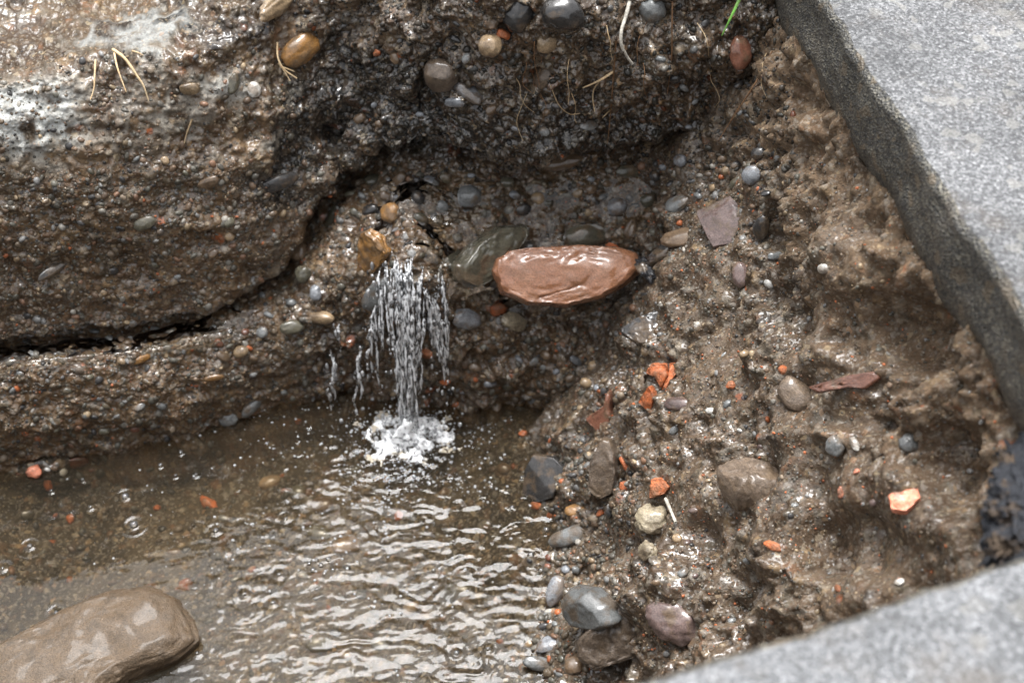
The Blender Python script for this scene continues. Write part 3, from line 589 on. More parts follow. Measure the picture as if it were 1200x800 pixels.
# broken brick
BR = [(770, 432, 34, 28, 25, 'crooked orange brick piece with a hollow back lying on the slope'), (785, 440, 14, 38, 28, 'thin upright orange brick splinter beside the hollow piece'), (759, 467, 24, 36, 18, 'orange brick piece with a tan corner below the hollow piece'),
 (583, 362, 26, 17, -6, 'wet orange brick lump below the russet stone'), (774, 573, 28, 30, 5, 'bright orange crumbled brick on the slope beside the white twig'), (718, 289, 19, 9, 28, 'orange brick sliver behind the russet stone'),
 (40, 551, 20, 17, 10, 'pale orange brick chip on the gravel spit'), (57, 567, 11, 24, 8, 'narrow orange brick chip pointing into the pool'), (83, 608, 11, 13, 10, 'small orange brick chip on the shallow bed'),
 (244, 590, 26, 14, 35, 'sunken orange brick piece in the clear part of the pool'), (500, 413, 22, 12, -8, 'orange brick chip behind the falling water'), (521, 447, 16, 8, -20, 'orange brick sliver beside the falling water'), (535, 474, 9, 7, 0, 'tiny orange brick crumb at the foot of the waterfall'),
 (613, 509, 11, 10, 0, 'square orange brick chip in the shallows under the undercut'), (733, 602, 1, 1, 0, None), (732, 570, 14, 16, -20, 'red orange brick lump against the upright wedge'), (733, 545, 7, 30, -30, 'thin orange brick splinter against the upright wedge'),
 (1062, 591, 38, 30, -10, 'pinkish brick corner with an orange edge in the mud hollow'), (856, 452, 14, 11, 0, 'small orange brick chip on the smooth slope'), (918, 434, 12, 14, 0, 'orange brick crumb beside the half buried grey stone'), (906, 640, 24, 11, 32, 'orange brick splinter on the slope below the caked stone'),
 (983, 690, 16, 8, 40, 'orange brick sliver near the near pavement'), (985, 577, 9, 16, 0, 'orange brick speck in the mud below the pale stone'), (1004, 553, 9, 8, 0, 'orange brick speck in the mud above the pinkish corner'), (589, 41, 22, 14, 15, 'red orange brick piece in the dark back bank'), (443, 62, 14, 10, -20, 'red orange brick chip in the dark corner of the back bank'),
 (350, 493, 9, 7, 0, 'tiny orange chip floating under the ripples'), (468, 605, 12, 16, 10, 'orange brick piece sunk below the foam'), (184, 596, 9, 9, 0, 'orange chip on the bed near the bubbles'), (704, 601, 12, 8, -30, 'orange brick splinter on the gravel beside the small tan stone'), (628, 593, 16, 10, 10, 'orange red brick chip at the foamy margin')]
BRO = {0: [(757, 435), (765, 425), (782, 425), (784, 438), (776, 455), (768, 440)], 1: [(787, 427), (795, 425), (796, 439), (782, 457), (776, 457), (787, 441)], 2: [(765, 450), (773, 462), (765, 483), (750, 471), (757, 460)],
 4: [(762, 584), (765, 561), (776, 559), (787, 570), (781, 578), (770, 582)], 17: [(1043, 580), (1077, 575), (1079, 589), (1061, 604), (1044, 599)]}
for k, (u, v, w, h, a, lab) in enumerate(BR):
    if lab: place(u, v, w, h, a, 'pinkclay' if 'pinkish' in lab or 'pale' in lab else 'clay', 'brick_fragment', lab, 'brick', 'broken brick scattered in the pit', seed=500 + k, angular=.9, rough=.13, thick=.8, sink=.3, sub=4 if k in BRO else 3, lean=.5, outline=BRO.get(k), e=3.5, facets=4)

# countable pebbles by place and colour
PROTO = [rock_mesh('pebble', 3, 900 + k, angular=a, rough=.03, box=b) for k, (a, b) in enumerate([(0, 2), (0, 2.4), (.1, 2.2), (.2, 2), (0, 2.1), (.35, 2.5), (.5, 2.4), (.15, 2), (.6, 2.2), (.05, 2.3)])]
for p in PROTO: p.materials.append(MATS['grey'])
def inside(poly, u, v):
    c = False; n = len(poly); j = n - 1
    for i in range(n):
        (xi, yi), (xj, yj) = poly[i], poly[j]
        if (yi > v) != (yj > v) and u < (xj - xi) * (v - yi) / (yj - yi) + xi: c = not c
        j = i
    return c
CN = {'grey': 'grey', 'olive': 'olive', 'brown': 'brown', 'dark': 'dark', 'tan': 'tan', 'blue': 'blue grey', 'red': 'reddish', 'white': 'whitish', 'purple': 'mauve', 'ochre': 'ochre'}
taken = [(h[0], h[1], max(h[2], h[3]) * .5) for h in HERO if h[6]] + [(b[0], b[1], 12) for b in BR]
REG = [  # polygon, count, size range, colours, where
 ([(395, 205), (640, 205), (890, 178), (900, 230), (830, 245), (760, 300), (610, 280), (540, 270), (400, 275)], 70, (10, 27), 'grey olive olive brown brown dark blue tan'.split(), 'on the wet stream ledge under the overhang', 'pebbles on the stream ledge'),
 ([(530, 350), (600, 365), (720, 370), (720, 450), (640, 475), (540, 470)], 28, (8, 20), 'grey olive blue brown brown tan'.split(), 'in the wet face under the russet stone', 'pebbles in the face under the russet stone'),
 ([(0, 200), (330, 150), (340, 280), (250, 345), (0, 380)], 34, (8, 17), 'olive brown brown grey dark tan'.split(), 'set in the upper face of the cut bank', 'pebbles in the upper cut bank'),
 ([(20, 395), (240, 365), (330, 325), (400, 350), (395, 385), (300, 420), (0, 445)], 34, (9, 20), 'olive grey brown tan brown grey red'.split(), 'on the wet ledge across the cut bank', 'pebbles on the ledge of the cut bank'),
 ([(40, 450), (380, 400), (390, 450), (300, 480), (60, 525)], 18, (8, 15), 'brown olive olive grey red'.split(), 'in the lower cut bank above the waterline', 'pebbles in the lower cut bank'),
 ([(400, 20), (900, 10), (910, 140), (700, 160), (420, 170)], 38, (8, 18), 'dark dark grey blue brown brown'.split(), 'stuck in the dark undercut bank', 'pebbles in the undercut bank'),
 ([(640, 530), (740, 520), (700, 640), (660, 800), (600, 800), (640, 690)], 36, (9, 22), 'grey blue brown red olive dark tan'.split(), 'in the gravel strip beside the pool', 'pebbles on the gravel strip'),
 ([(760, 420), (900, 300), (1000, 480), (1040, 640), (840, 740), (740, 660)], 28, (8, 16), 'grey brown brown white tan purple'.split(), 'pressed into the mud slope', 'pebbles in the mud slope'),
 ([(10, 600), (300, 520), (600, 540), (630, 640), (400, 790), (260, 700)], 22, (14, 40), 'olive brown brown tan grey'.split(), 'on the bed under the pool water', 'pebbles under the pool water'),
 ([(15, 556), (60, 545), (120, 540), (95, 562), (60, 572)], 9, (7, 11), 'grey brown red white'.split(), 'on the little gravel spit at the waterline', 'pebbles on the gravel spit'),
]
import re
NEARBY = []
for h in HERO:
    mm = re.match(r'(.*?\b(?:stone|cobble|lump|boulder|rock|block|chip|chunk|wedge|charcoal))\b', h[6] or '')
    if mm and len(mm.group(1).split()) <= 5: NEARBY.append((h[0], h[1], max(h[2], h[3]) * .5, mm.group(1)))
SHORT = {'pebbles on the stream ledge': 'on the stream ledge', 'pebbles in the face under the russet stone': 'in the wet face', 'pebbles in the upper cut bank': 'in the cut bank', 'pebbles on the ledge of the cut bank': 'on the bank ledge', 'pebbles in the lower cut bank': 'above the waterline', 'pebbles in the undercut bank': 'in the undercut bank', 'pebbles on the gravel strip': 'in the gravel strip', 'pebbles in the mud slope': 'in the mud slope', 'pebbles under the pool water': 'under the pool water', 'pebbles on the gravel spit': 'on the gravel spit'}
def pebble_label(u, v, w, asp, mid, cn, where, grp):
    look = ('large ' if w > mid * 1.25 else 'small ' if w < mid * .8 else '') + ('round ' if asp > .8 else 'slim ' if asp < .58 else 'oval ') + cn + ' pebble '
    near_ = min(NEARBY, key=lambda k: math.hypot(u - k[0], v - k[1]) - k[2])
    if math.hypot(u - near_[0], v - near_[1]) - near_[2] < 32: return look + SHORT[grp] + ' beside the ' + near_[3]
    return look + where
npeb = 0
for poly, cnt, (s0_, s1_), cols_, where, grp in REG:
    u0, u1 = min(p[0] for p in poly), max(p[0] for p in poly); v0, v1 = min(p[1] for p in poly), max(p[1] for p in poly); done = tries = 0
    while done < cnt and tries < cnt * 40:
        tries += 1; u, v = rnd.uniform(u0, u1), rnd.uniform(v0, v1)
        if not inside(poly, u, v): continue
        w = s0_ + (s1_ - s0_) * rnd.random()**1.7
        if any((u - a)**2 + (v - b)**2 < (r + w * .5)**2 for a, b, r in taken): continue
        mk = rnd.choice(cols_); asp = rnd.uniform(.5, .9)
        o = place(u, v, w, w * asp, rnd.uniform(-45, 45), mk, 'pebble', pebble_label(u, v, w, asp, s0_ + (s1_ - s0_) * .35, CN[mk], where, grp), 'pebble', '%s %s' % (CN[mk], grp), thick=rnd.uniform(.6, .95), sink=rnd.uniform(.22, .42) if 'ledge' in grp or 'strip' in grp else rnd.uniform(.35, .55), me=rnd.choice(PROTO), lean=.6)
        if o: done += 1; npeb += 1; taken.append((u, v, w * .45))

# gravel too fine to count: real grains, one object for each surface
def gravel(name, count, uvbox, sizes, label, sub, seed, test=None, pals=None, palweights=None, sinkr=(.38, .68)):
    r = np.random.default_rng(seed); V0s = [rock_shape(sub, seed + k, angular=a, rough=.02) for k, a in enumerate((.15, .5, .8, .95))]; Fc = V0s[0][1]
    Vs, Cs = [], []; n = 0; tries = 0; pals = pal if pals is None else pals; pw = palw if palweights is None else palweights
    while n < count and tries < count * 4:
        tries += 1; u, v = r.uniform(uvbox[0], uvbox[2]), r.uniform(uvbox[1], uvbox[3])
        if test and not test(u, v, r): continue
        h_ = hit(u, v)
        if h_ is None or h_[0].y > 1.75 or h_[0].x > .47: continue
        P, Nn, d = h_; s = (P - Vector(CAM)).length / F; sz = (sizes[0] + (sizes[1] - sizes[0]) * r.random()**2.2) * s * .5
        M = np.array(Matrix.Rotation(r.uniform(0, 6.28), 3, 'Z').to_3x3()) ; q_ = np.array(Nn.to_track_quat('Z', 'X').to_matrix())
        sc = np.array([1, r.uniform(.55, .95), r.uniform(.45, .8)]) * sz
        Vs.append((V0s[r.integers(4)][0] * sc) @ (q_ @ M).T + np.array(P) + np.array(Nn) * sc[2] * (1 - 2 * r.uniform(*sinkr)))
        c = pals[np.searchsorted(pw, r.random())] * r.uniform(.5, 1.0); Cs.append(np.repeat(c[None], len(V0s[0][0]), 0)); n += 1
    nv = len(V0s[0][0]); Fa = (Fc[None] + (np.arange(n) * nv)[:, None, None]).reshape(-1, 3)
    me = mesh_np(name, np.concatenate(Vs), Fa); colour_attr(me, np.concatenate(Cs), 'grain_colour')
    return link(name, me, GRAIN, label=label, kind='stuff')
GRAIN = rock_material('gravel_grain', (.2, .2, .2), .42, attr='grain_colour', coat=.26)
pool_poly = [(0, 560), (330, 480), (640, 490), (640, 640), (600, 800), (0, 800)]
notpool = lambda u, v, r: not inside(pool_poly, u, v)
darkpal = pal * .36  # stone colours darkened to follow the black band and its painted shade
def left_t(u, v, r): return v < 550 - u * .18 and not (u > 345 and v < 190) and not (v < 200 and u < 330 and r.random() < .65)
def back_t(u, v, r): return (u > 345) and v < 200
def shelf_t(u, v, r): return 190 < v < 480 and not (u > 760 and v > 300)
def beach_t(u, v, r): return inside([(640, 500), (760, 540), (740, 640), (700, 800), (590, 800), (640, 680)], u, v)
def slope_t(u, v, r): return u > 650 and v > 180 and not (v > 780 - (u - 780) * .35) and r.random() < (1.0 if u < 940 else .4)
gravel('bank_gravel', 1500, (0, 60, 400, 545), (4, 11), 'small wet stones packed in the cut bank', 2, 300, left_t)
gravel('bank_grit', 6500, (0, 60, 400, 545), (2, 5), 'fine grit over the cut bank', 1, 301, left_t)
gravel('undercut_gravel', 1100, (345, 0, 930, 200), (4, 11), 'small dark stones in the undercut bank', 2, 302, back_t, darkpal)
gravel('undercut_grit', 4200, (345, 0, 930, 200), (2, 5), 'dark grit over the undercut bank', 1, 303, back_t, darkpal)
gravel('ledge_grit', 3500, (390, 190, 900, 480), (2, 5), 'fine wet grit over the stream ledge', 1, 309, shelf_t)
gravel('ledge_gravel', 1300, (390, 190, 900, 480), (4, 12), 'small wet stones strewn over the stream ledge', 2, 304, shelf_t)
gravel('slope_gravel', 1100, (640, 180, 1180, 790), (3, 9), 'small stones scattered over the mud slope', 2, 305, slope_t)
gravel('slope_grit', 7500, (640, 180, 1180, 790), (2, 5), 'fine grit and brick crumbs over the mud slope', 1, 306, slope_t, palweights=np.cumsum(np.array([3, 3, 5, 1.6, 1.6, 1, 1.4, 1.2, 2.2, 3, 4, 5]) / 32.0))
gravel('beach_gravel', 900, (580, 490, 770, 800), (4, 12), 'wet gravel along the pool margin', 2, 307, beach_t)
gravel('bed_gravel', 500, (0, 480, 640, 800), (5, 14), 'stones dotted over the pool bed', 2, 308, lambda u, v, r: inside(pool_poly, u, v), pal * .6)

# ================================================================== asphalt, charcoal edge, roots, twig, grass
MATS['asphalt'] = rock_material('asphalt', (.034, .036, .042), .8, coat=.0, bump=1.0, scale=300, second=(.055, .058, .066))
def asphalt_lump():
    P, Fc = rock_shape(6, 71, .35, .14); wl, cl = worley(P * 9.0 + .3 * fbm(P * 8, 2, 4)[:, None], 5); P = P * (1 + .26 * (.5 - wl))[:, None]
    P = P * (1 + .12 * fbm(P * 9, 3, 6))[:, None]; c = at_z(1220, 590, .60); P = P * np.array([.044, .090, .030]); P = P @ np.array(Matrix.Rotation(R(-20), 3, 'Z')).T + c
    link('asphalt_lump', mesh_np('asphalt_lump', P, Fc), MATS['asphalt'], label='crumbling black asphalt lump in the corner between the two pavements', cat='asphalt')
asphalt_lump()
def tube(path, r0, r1, sides=6, res=8, jit=0.0, seed=0):
    p = [Vector(k) for k in path]; pts = []
    for k in range(len(p) - 1):
        a, b, c, dd = p[max(k - 1, 0)], p[k], p[k + 1], p[min(k + 2, len(p) - 1)]
        for j in range(res):
            t = j / res; pts.append(.5 * ((2 * b) + (c - a) * t + (2 * a - 5 * b + 4 * c - dd) * t * t + (3 * b - a - 3 * c + dd) * t**3))
    pts.append(p[-1]); n = len(pts); V = []; rj = random.Random(seed)
    for k, c in enumerate(pts):
        tn = (pts[min(k + 1, n - 1)] - pts[max(k - 1, 0)]).normalized(); s = tn.cross(Vector((.3, .2, 1))).normalized(); w = tn.cross(s)
        r = (r0 + (r1 - r0) * k / (n - 1)) * (1 + jit * rj.uniform(-1, 1))
        for j in range(sides):
            a = 6.2832 * j / sides; V.append(c + s * math.cos(a) * r + w * math.sin(a) * r)
    Fq = [(k * sides + j, k * sides + (j + 1) % sides, (k + 1) * sides + (j + 1) % sides, (k + 1) * sides + j) for k in range(n - 1) for j in range(sides)]
    return np.array([v[:] for v in V]), np.array(Fq)
def on_surface(uv, lift):
    out = []
    for k, (u, v) in enumerate(uv):
        h_ = hit(u, v); P, Nn, d = h_; out.append(P - d * (lift if 0 < k else lift * .3))
    m = [o.copy() for o in out]
    for k in range(1, len(out) - 1): m[k] = (out[k - 1] + 2 * out[k] + out[k + 1]) / 4
    return m
MATS['root'] = rock_material('pale_root', (.62, .48, .30), .5, mud=.15, coat=.1, bump=.2, scale=120, second=(.5, .33, .17)); MATS['rootlet'] = rock_material('brown_root', (.24, .13, .065), .5, mud=.15, coat=.1, bump=.2, scale=120)
MATS['grass'] = rock_material('grass_blade', (.12, .30, .05), .4, mud=.15, coat=.1, bump=.1); MATS['wroot'] = rock_material('white_root', (.75, .70, .60), .5, mud=.15, coat=.1, bump=.1)
def root(name, uv, r0, r1, mk, label, lift=.012, cat='root', branches=()):
    V, Fq = tube(on_surface(uv, lift), r0, r1, jit=.12, seed=int(uv[0][0])); o = link(name, mesh_np(name, V, Fq), MATS[mk], label=label, cat=cat)
    for b in branches:
        V, Fq = tube(on_surface(b, lift), r0 * .7, r1 * .6, jit=.12, seed=3); link('branch', mesh_np('branch', V, Fq), MATS[mk], parent=o)
root('root', [(738, 2), (735, 20), (725, 38), (727, 54), (734, 66), (741, 75)], .0026, .0016, 'wroot', 'long pale hooked root hanging down the undercut bank')
root('root', [(719, 84), (704, 95), (692, 99), (683, 103)], .0018, .0010, 'root', 'short forked tan root in the undercut bank', branches=[[(702, 96), (694, 104), (694, 116), (697, 131)], [(716, 128), (711, 133), (706, 138)]])
root('root', [(722, 48), (719, 90), (716, 130), (712, 168)], .0011, .0006, 'rootlet', 'thread thin brown root hanging beside the forked root', .015)
root('root', [(788, 2), (786, 30), (790, 62), (782, 110)], .0011, .0006, 'rootlet', 'thread thin brown root hanging below the grey rounded stone', .012)
root('root', [(905, 60), (890, 95), (862, 130), (842, 165)], .0009, .0006, 'rootlet', 'long wispy brown root crossing the bank near the pavement', .012)
root('root', [(645, 100), (652, 125), (668, 138), (680, 133)], .0008, .0005, 'root', 'wispy curling root beside the upright muddy stone', .010)
root('root', [(132, 58), (146, 66), (154, 78), (159, 90), (170, 98), (174, 118)], .0022, .0009, 'root', 'thick orange tan root bent over the top of the cut bank', .014, branches=[[(134, 62), (136, 78), (142, 92), (148, 108)], [(155, 60), (163, 62), (168, 65)]])
root('root', [(112, 70), (110, 90), (112, 104), (106, 117)], .0015, .0007, 'root', 'straight tan root hanging beside the thick bent root', .012)
root('root', [(325, 50), (324, 70), (330, 82), (348, 92)], .0014, .0008, 'root', 'frayed straw coloured root in the corner recess', .012, branches=[[(328, 78), (336, 80), (345, 84)], [(326, 74), (334, 84), (340, 95)]])
root('twig', [(780, 584), (786, 598), (792, 612)], .0024, .0018, 'wroot', 'short white twig lying on the slope beside crumbled brick', .006, 'twig')
root('root', [(225, 140), (217, 160), (216, 168)], .0012, .0008, 'root', 'short curled root on the face of the cut bank', .006)
for k in range(16):
    u, v = rnd.uniform(600, 900), rnd.uniform(15, 110); pth = [(u, v)]
    for j in range(4): pth.append((pth[-1][0] + rnd.uniform(-14, 14), pth[-1][1] + rnd.uniform(6, 18)))
    V, Fq = tube(on_surface(pth, .008), rnd.uniform(.0005, .0008), .0003, sides=5, seed=k)
    link('rootlet', mesh_np('rootlet', V, Fq), MATS[rnd.choice(['root', 'rootlet'])], label='hair thin rootlet clinging to the undercut bank', cat='root', group='hair thin rootlets on the undercut bank')
def grass():
    p = on_surface([(868, -4), (860, 14), (852, 30), (846, 42)], .02); V = []; n = len(p)
    for k, c in enumerate(p):
        w = .0022 * (1 - k / n * .8); V += [c + Vector((w, 0, 0)), c + Vector((0, -.001, .001)), c - Vector((w, 0, 0))]
    Fq = [f for k in range(n - 1) for f in ((3 * k, 3 * k + 1, 3 * k + 4, 3 * k + 3), (3 * k + 1, 3 * k + 2, 3 * k + 5, 3 * k + 4))]
    link('grass_blade', mesh_np('grass_blade', [v[:] for v in V], Fq), MATS['grass'], label='bright green grass blade hanging over the undercut bank', cat='grass')
grass()

# ================================================================== water
IMP = at_z(478, 512, 0.0)                             # where the fall meets the pool
gx = np.concatenate([np.linspace(-1.1, -.8, 30, endpoint=False), np.linspace(-.8, .22, 500)]); gy = np.concatenate([np.linspace(.42, .76, 40, endpoint=False), np.linspace(.76, 1.43, 370)]); WX, WY = np.meshgrid(gx, gy, indexing='ij')
rr = np.sqrt((WX - IMP[0])**2 + (WY - IMP[1])**2); W3 = gr(WX, WY)
warp = .018 * fbm(W3 / .06, 3, 130)
ang = np.arctan2(WX - IMP[0], IMP[1] - WY)
act = .07 + .93 * sstep(-.55, -.12, WX + .35 * (1.15 - WY))  # calmer away from the fall
fall = np.exp(-rr / .75)
Zw = np.zeros_like(WX)
for lam, sl, sd in ((.050, .080, 1), (.027, .105, 2), (.0145, .080, 3)):
    am = lam / 6.283 * sl * (.35 + .9 * np.clip(.5 + .9 * fbm(W3 / .09, 3, 140 + sd), 0, 1.4))
    Zw += am * np.sin(6.283 * (rr + warp * (1 + .4 * sd)) / lam + 1.3 * fbm(W3 / .06, 2, 150 + sd)) * fall
aniso = np.stack([WX / .026, WY / .010, np.zeros_like(WX)], -1); Zw += .00055 * fbm(aniso + .6 * fbm(W3 / .03, 2, 5)[..., None], 3, 160)
Zw += .0022 * fbm(W3 / .012, 2, 161) * np.exp(-rr / .055)
Zw *= act
BUB = [(147, 582, 7), (157, 615, 8), (106, 594, 3), (188, 545, 4), (35, 640, 5), (206, 557, 3), (212, 530, 4), (230, 556, 3), (60, 575, 3), (97, 562, 3), (253, 622, 5), (327, 673, 4), (320, 706, 4), (66, 718, 4), (287, 696, 3), (535, 765, 5), (572, 760, 4), (231, 765, 3), (335, 608, 4), (3, 666, 3), (178, 574, 3), (201, 625, 3), (455, 652, 4), (508, 668, 4), (600, 595, 5), (612, 560, 5), (640, 620, 5), (622, 650, 6), (634, 668, 5), (48, 740, 3), (385, 655, 5), (376, 662, 5), (367, 668, 5), (380, 672, 4), (390, 668, 4), (371, 656, 4), (362, 660, 4)]
for (u, v, s) in BUB[:20]:
    c = at_z(u, v, 0); r2 = np.sqrt((WX - c[0])**2 + (WY - c[1])**2); Zw += .0007 * np.sin(6.283 * r2 / .013) * np.exp(-(r2 / (.006 + .0016 * s))**2)
PW = np.stack([WX, WY, Zw], -1)
POOLW = water_material('pool_water', (.86, .80, .70), milk=.17, milk_col=(.08, .068, .05))
link('pool_water', mesh_np('pool_water', PW.reshape(-1, 3), grid_faces(len(gx), len(gy))), POOLW, label='shallow brown rippled water filling the pit', kind='structure')
def water_z(x, y):
    i = int(np.clip(np.searchsorted(gx, x), 0, len(gx) - 1)); j = int(np.clip(np.searchsorted(gy, y), 0, len(gy) - 1)); return float(Zw[i, j])
# film of running water over the ledges
FILM = water_material('running_water', (.93, .90, .85), milk=.02, milk_col=(.3, .26, .2), rough=.03, ior=1.45)
def film(name, ua, ub, ra, rb, depth, label, follow=.62):
    ri = [k for k in range(MB_) if ra <= rowpos[0, k] <= rb]; ui = [i for i in range(NB) if ua <= us[i] <= ub]
    FB = B0[np.ix_(ui, ri)]; FN = N0[np.ix_(ui, ri)]; fu = ug[np.ix_(ui, ri)]; fr = rowpos[np.ix_(ui, ri)]
    dep = depth + .006 * fbm(FB / .06, 2, 1) - .009 * (1 - sstep(ua, ua + 90, fu)) - .012 * sstep(ub - 190, ub, fu) - .012 * (1 - sstep(ra, ra + .5, fr)) - .01 * sstep(rb - .4, rb, fr)
    rel = (.020 * fbm(FB / 0.13, 3, 1) + .006 * fbm(FB / 0.035, 2, 2)) * follow
    FP = FB + FN * (rel + dep + .0011 * fbm(FB / .012, 2, 171) + .0020 * fbm(FB / .028, 2, 172))[..., None]
    link(name, mesh_np(name, FP.reshape(-1, 3), grid_faces(len(ui), len(ri))[:, ::-1]), FILM, label=label, kind='structure')
film('stream_water', 432, 835, 2.55, 5.0, .0070, 'thin clear water running over the gravel ledge')
film('ledge_water', -219, 420, 2.75, 4.7, .0075, 'thin sheet of water wetting the ledge across the cut bank', .25)

# the fall: strands, sheets and drops
FALLM = water_material('falling_water', (.96, .97, .98), milk=.95, milk_col=(.97, .98, .99), rough=.05, bump=.8, ior=1.7, streak=(400, 400, 6), lo=.44)
DROPM = water_material('water_drops', (.96, .97, .98), milk=.35, milk_col=(.96, .97, .98), rough=.02, ior=1.9)
BUBM = water_material('bubble_film', (.97, .97, .97), milk=.10, milk_col=(.9, .92, .95), rough=.02, ior=1.6)
wf = link('waterfall', None, label='narrow white waterfall spilling from the ledge into the pool', cat='waterfall')
wf.location = IMP
wfinv = np.array(IMP)
def fall_path(u0, v0, u1, v1, throw, zend=0.0, y1=None):
    h_ = hit(u0, v0); a = np.array(h_[0]) - np.array(h_[2]) * .010
    b = at_z(u1, v1, zend); n = 9; out = []
    for k in range(n + 1):
        t = k / n; z = a[2] + (b[2] - a[2]) * t**1.35; xy = a[:2] + (b[:2] - a[:2]) * (t**.75); out.append((xy[0], xy[1], z))
    return out
def strand(uv, r, wob, seed, cut=(0, 1), name='strand'):
    r_ = np.random.default_rng(seed); p = np.array(fall_path(*uv, 0)); n = len(p)
    p[1:-1, 0] += r_.normal(0, wob, n - 2); p[1:-1, 1] += r_.normal(0, wob * .6, n - 2); i0 = int(cut[0] * (n - 1)); i1 = min(n - 1, max(int(cut[1] * (n - 1)), i0 + 2))
    V, Fq = tube(p[i0:i1 + 1].tolist(), r, r * .75, sides=8, res=10, jit=0); S_ = V.reshape(-1, 8, 3); c = S_.mean(1, keepdims=True); k = np.arange(len(S_))
    g = 1 + .2 * np.sin(k * .21 + r_.uniform(0, 6)) + .30 * np.sin(k * .47 + r_.uniform(0, 6)) + .15 * np.sin(k * 1.3 + r_.uniform(0, 6)); g = np.clip(g, .2, 2) * np.minimum(1, np.minimum(k + .2, len(S_) - 1 - k + .2) / 14)
    S_ = c + (S_ - c) * g[:, None, None] * np.array([1.5, .7, 1]); o = link(name, mesh_np(name, S_.reshape(-1, 3) - wfinv, Fq), FALLM, parent=wf); return o
k = 0
for u0, u1, n_, r in ((464, 476, 5, .0030), (473, 479, 8, .0036), (484, 483, 3, .0022), (456, 470, 4, .0018), (497, 488, 4, .0018)):
    for j in range(n_): strand((u0 + rnd.uniform(-7, 7), 304 + rnd.uniform(-14, 20), u1 + rnd.uniform(-6, 6), 508 + rnd.uniform(-8, 10)), r * rnd.uniform(.35, 1.1), .0013, 600 + k, (lambda a: (a, a + rnd.uniform(.4, 1)) if k % 3 else (0, 1))(rnd.uniform(0, .3))); k += 1
for j in range(8):
    c0 = rnd.uniform(0, .3); strand((505 + rnd.uniform(-12, 16), 318 + rnd.uniform(-10, 22), 524 + rnd.uniform(-16, 10), 492 + rnd.uniform(-6, 6)), rnd.uniform(.0012, .0036), .0015, 640 + j, (c0, c0 + rnd.uniform(.35, .75)))
for j in range(7):
    c0 = rnd.uniform(0, .4); strand((450 + rnd.uniform(-14, 8), 314 + rnd.uniform(-8, 24), 440 + rnd.uniform(-22, 18), 500 + rnd.uniform(-10, 6)), rnd.uniform(.001, .003), .0018, 660 + j, (c0, c0 + rnd.uniform(.25, .6)))
for j, (a, b, c_, d_, cut) in enumerate([(398, 378, 404, 470, (0, .45)), (396, 380, 389, 478, (.35, 1)), (401, 382, 388, 482, (.5, 1)), (425, 400, 420, 480, (.2, .9)), (418, 395, 419, 482, (.4, 1)), (438, 380, 432, 478, (.1, .7))]):
    strand((a, b, c_, d_), rnd.uniform(.0016, .0026), .003, 690 + j, cut)
def beads(name, pts, rads, mt, label=None, parent=None, kind='stuff', sub=1, squash=None):
    V0, Fc = ico(sub); pts = np.array(pts); rads = np.array(rads); sq = np.ones((len(pts), 3)) if squash is None else np.array(squash)
    V = (V0[None] * rads[:, None, None] * sq[:, None, :] + pts[:, None, :]).reshape(-1, 3); Fa = (Fc[None] + (np.arange(len(pts)) * len(V0))[:, None, None]).reshape(-1, 3)
    if parent: V = V - wfinv
    return link(name, mesh_np(name, V, Fa), mt, label=label, parent=parent, kind=kind)
pts, rad, sq = [], [], []
for j in range(300):
    t = rng.random(); cu = rng.choice([474, 480, 515, 440, 395], p=[.34, .22, .22, .14, .08]); p = np.array(fall_path(cu + rng.normal(0, 5), 312 if cu != 395 else 378, cu + rng.normal(0, 14), 505 if cu > 400 else 475, 0)[int(t * 9)])
    pts.append(p + rng.normal(0, .006, 3)); rad.append(.0006 + .0022 * rng.random()**3); sq.append((1, 1, rng.uniform(1, 3.2)))
for j in range(450):                                      # splash crown
    a = rng.uniform(0, 6.283); r_ = abs(rng.normal(0, .040)); pts.append(IMP + np.array([math.cos(a) * r_ * 1.35, math.sin(a) * r_, abs(rng.normal(0, .022)) * math.exp(-r_ / .05)])); rad.append(.0006 + .0026 * rng.random()**2.5); sq.append((1, 1, rng.uniform(.8, 1.8)))
beads('drops', pts, rad, DROPM, parent=wf, sub=2, squash=sq)
FOAM = water_material('foam', (.95, .96, .97), milk=.97, milk_col=(.97, .98, .99), rough=.1, ior=1.5, streak=(140, 140, 140), lo=.34)
pts, rad, sq = [], [], []
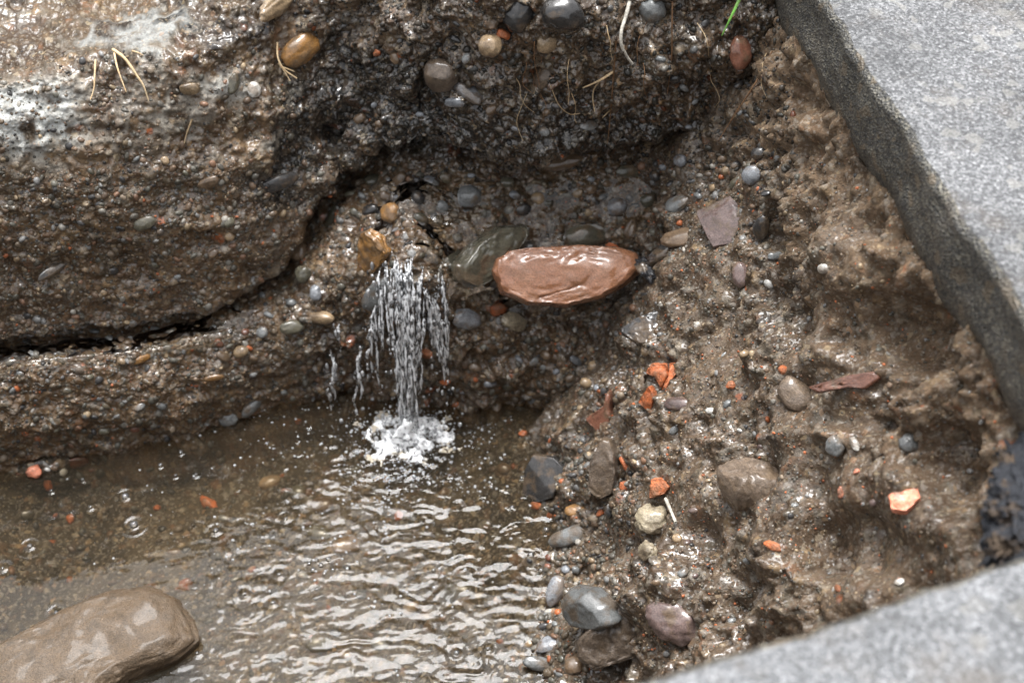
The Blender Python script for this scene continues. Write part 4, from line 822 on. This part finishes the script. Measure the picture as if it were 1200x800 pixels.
for j in range(3000):
    if j < 1100: a = rng.uniform(0, 6.283); r_ = abs(rng.normal(0, .040)); x, y = IMP[0] + math.cos(a) * r_ * 1.6, IMP[1] - .004 + math.sin(a) * r_ * .9
    else:
        a = rng.normal(0, .95); r_ = .05 + abs(rng.normal(0, .13)); x, y = IMP[0] + math.sin(a) * r_ * 1.5, IMP[1] - math.cos(a) * r_
        if fbm(np.array([[x / .045, y / .022, 0.]]), 3, 222)[0] < .12: continue
    if S_ok := (x + .227 * (y - .832) < np.interp(y, [.87, 1.07, 1.31], [.038, .086, .126])):
        rd = .0005 + .0021 * rng.random()**2.5; pts.append((x, y, water_z(x, y) + rd * .1)); rad.append(rd); sq.append((1, 1, .8))
beads('bubble_foam', pts, rad, DROPM, label='tiny bubbles drifting away from the waterfall', squash=sq, sub=1)
fx = np.linspace(-.105, .105, 120); FX, FY = np.meshgrid(fx, fx * .62, indexing='ij'); f3 = gr(FX, FY)      # churned water where the fall lands
fr_ = np.sqrt((FX / .105)**2 + (FY / .065)**2); lump = np.clip(.6 + .8 * fbm(f3 / .015, 4, 301, .5), 0, 2)
FZ = .026 * np.exp(-(fr_ / .36)**2) * lump + .010 * (1 - fr_) * lump - .0035 + .002 * (np.abs(fbm(f3 / .005, 2, 302)) - .3) - .02 * sstep(.6, 1.05, fr_ + .35 * fbm(f3 / .02, 3, 303))
link('foam', mesh_np('foam', np.stack([FX + IMP[0], FY + IMP[1], FZ], -1).reshape(-1, 3), grid_faces(120, 120)[((fr_.ravel()[grid_faces(120, 120)] < .95) & (FZ.ravel()[grid_faces(120, 120)] > -.0022)).all(1)]), FOAM, label='white churned foam where the waterfall strikes the pool', kind='stuff')
# bubbles large enough to count
bm_ = mesh_np('bubble', np.array([v for v in ico(3)[0]]), ico(3)[1]); bm_.materials.append(BUBM)
for (u, v, s) in BUB:
    c = at_z(u, v, 0.0); r_ = s * .5 * 1.75 / F * 1.35
    o = link('bubble', bm_, BUBM, label='clear round air bubble floating on the pool', cat='bubble', group='bubbles floating on the pool'); o.location = (c[0], c[1], water_z(c[0], c[1]) + r_ * .15); o.scale = (r_, r_, r_ * .85)
print('pebbles', npeb, 'tris', sum(len(o.data.polygons) * (2 if len(o.data.polygons[0].vertices) == 4 else 1) for o in {o.data.name: o for o in scene.objects if o.type == 'MESH'}.values()))
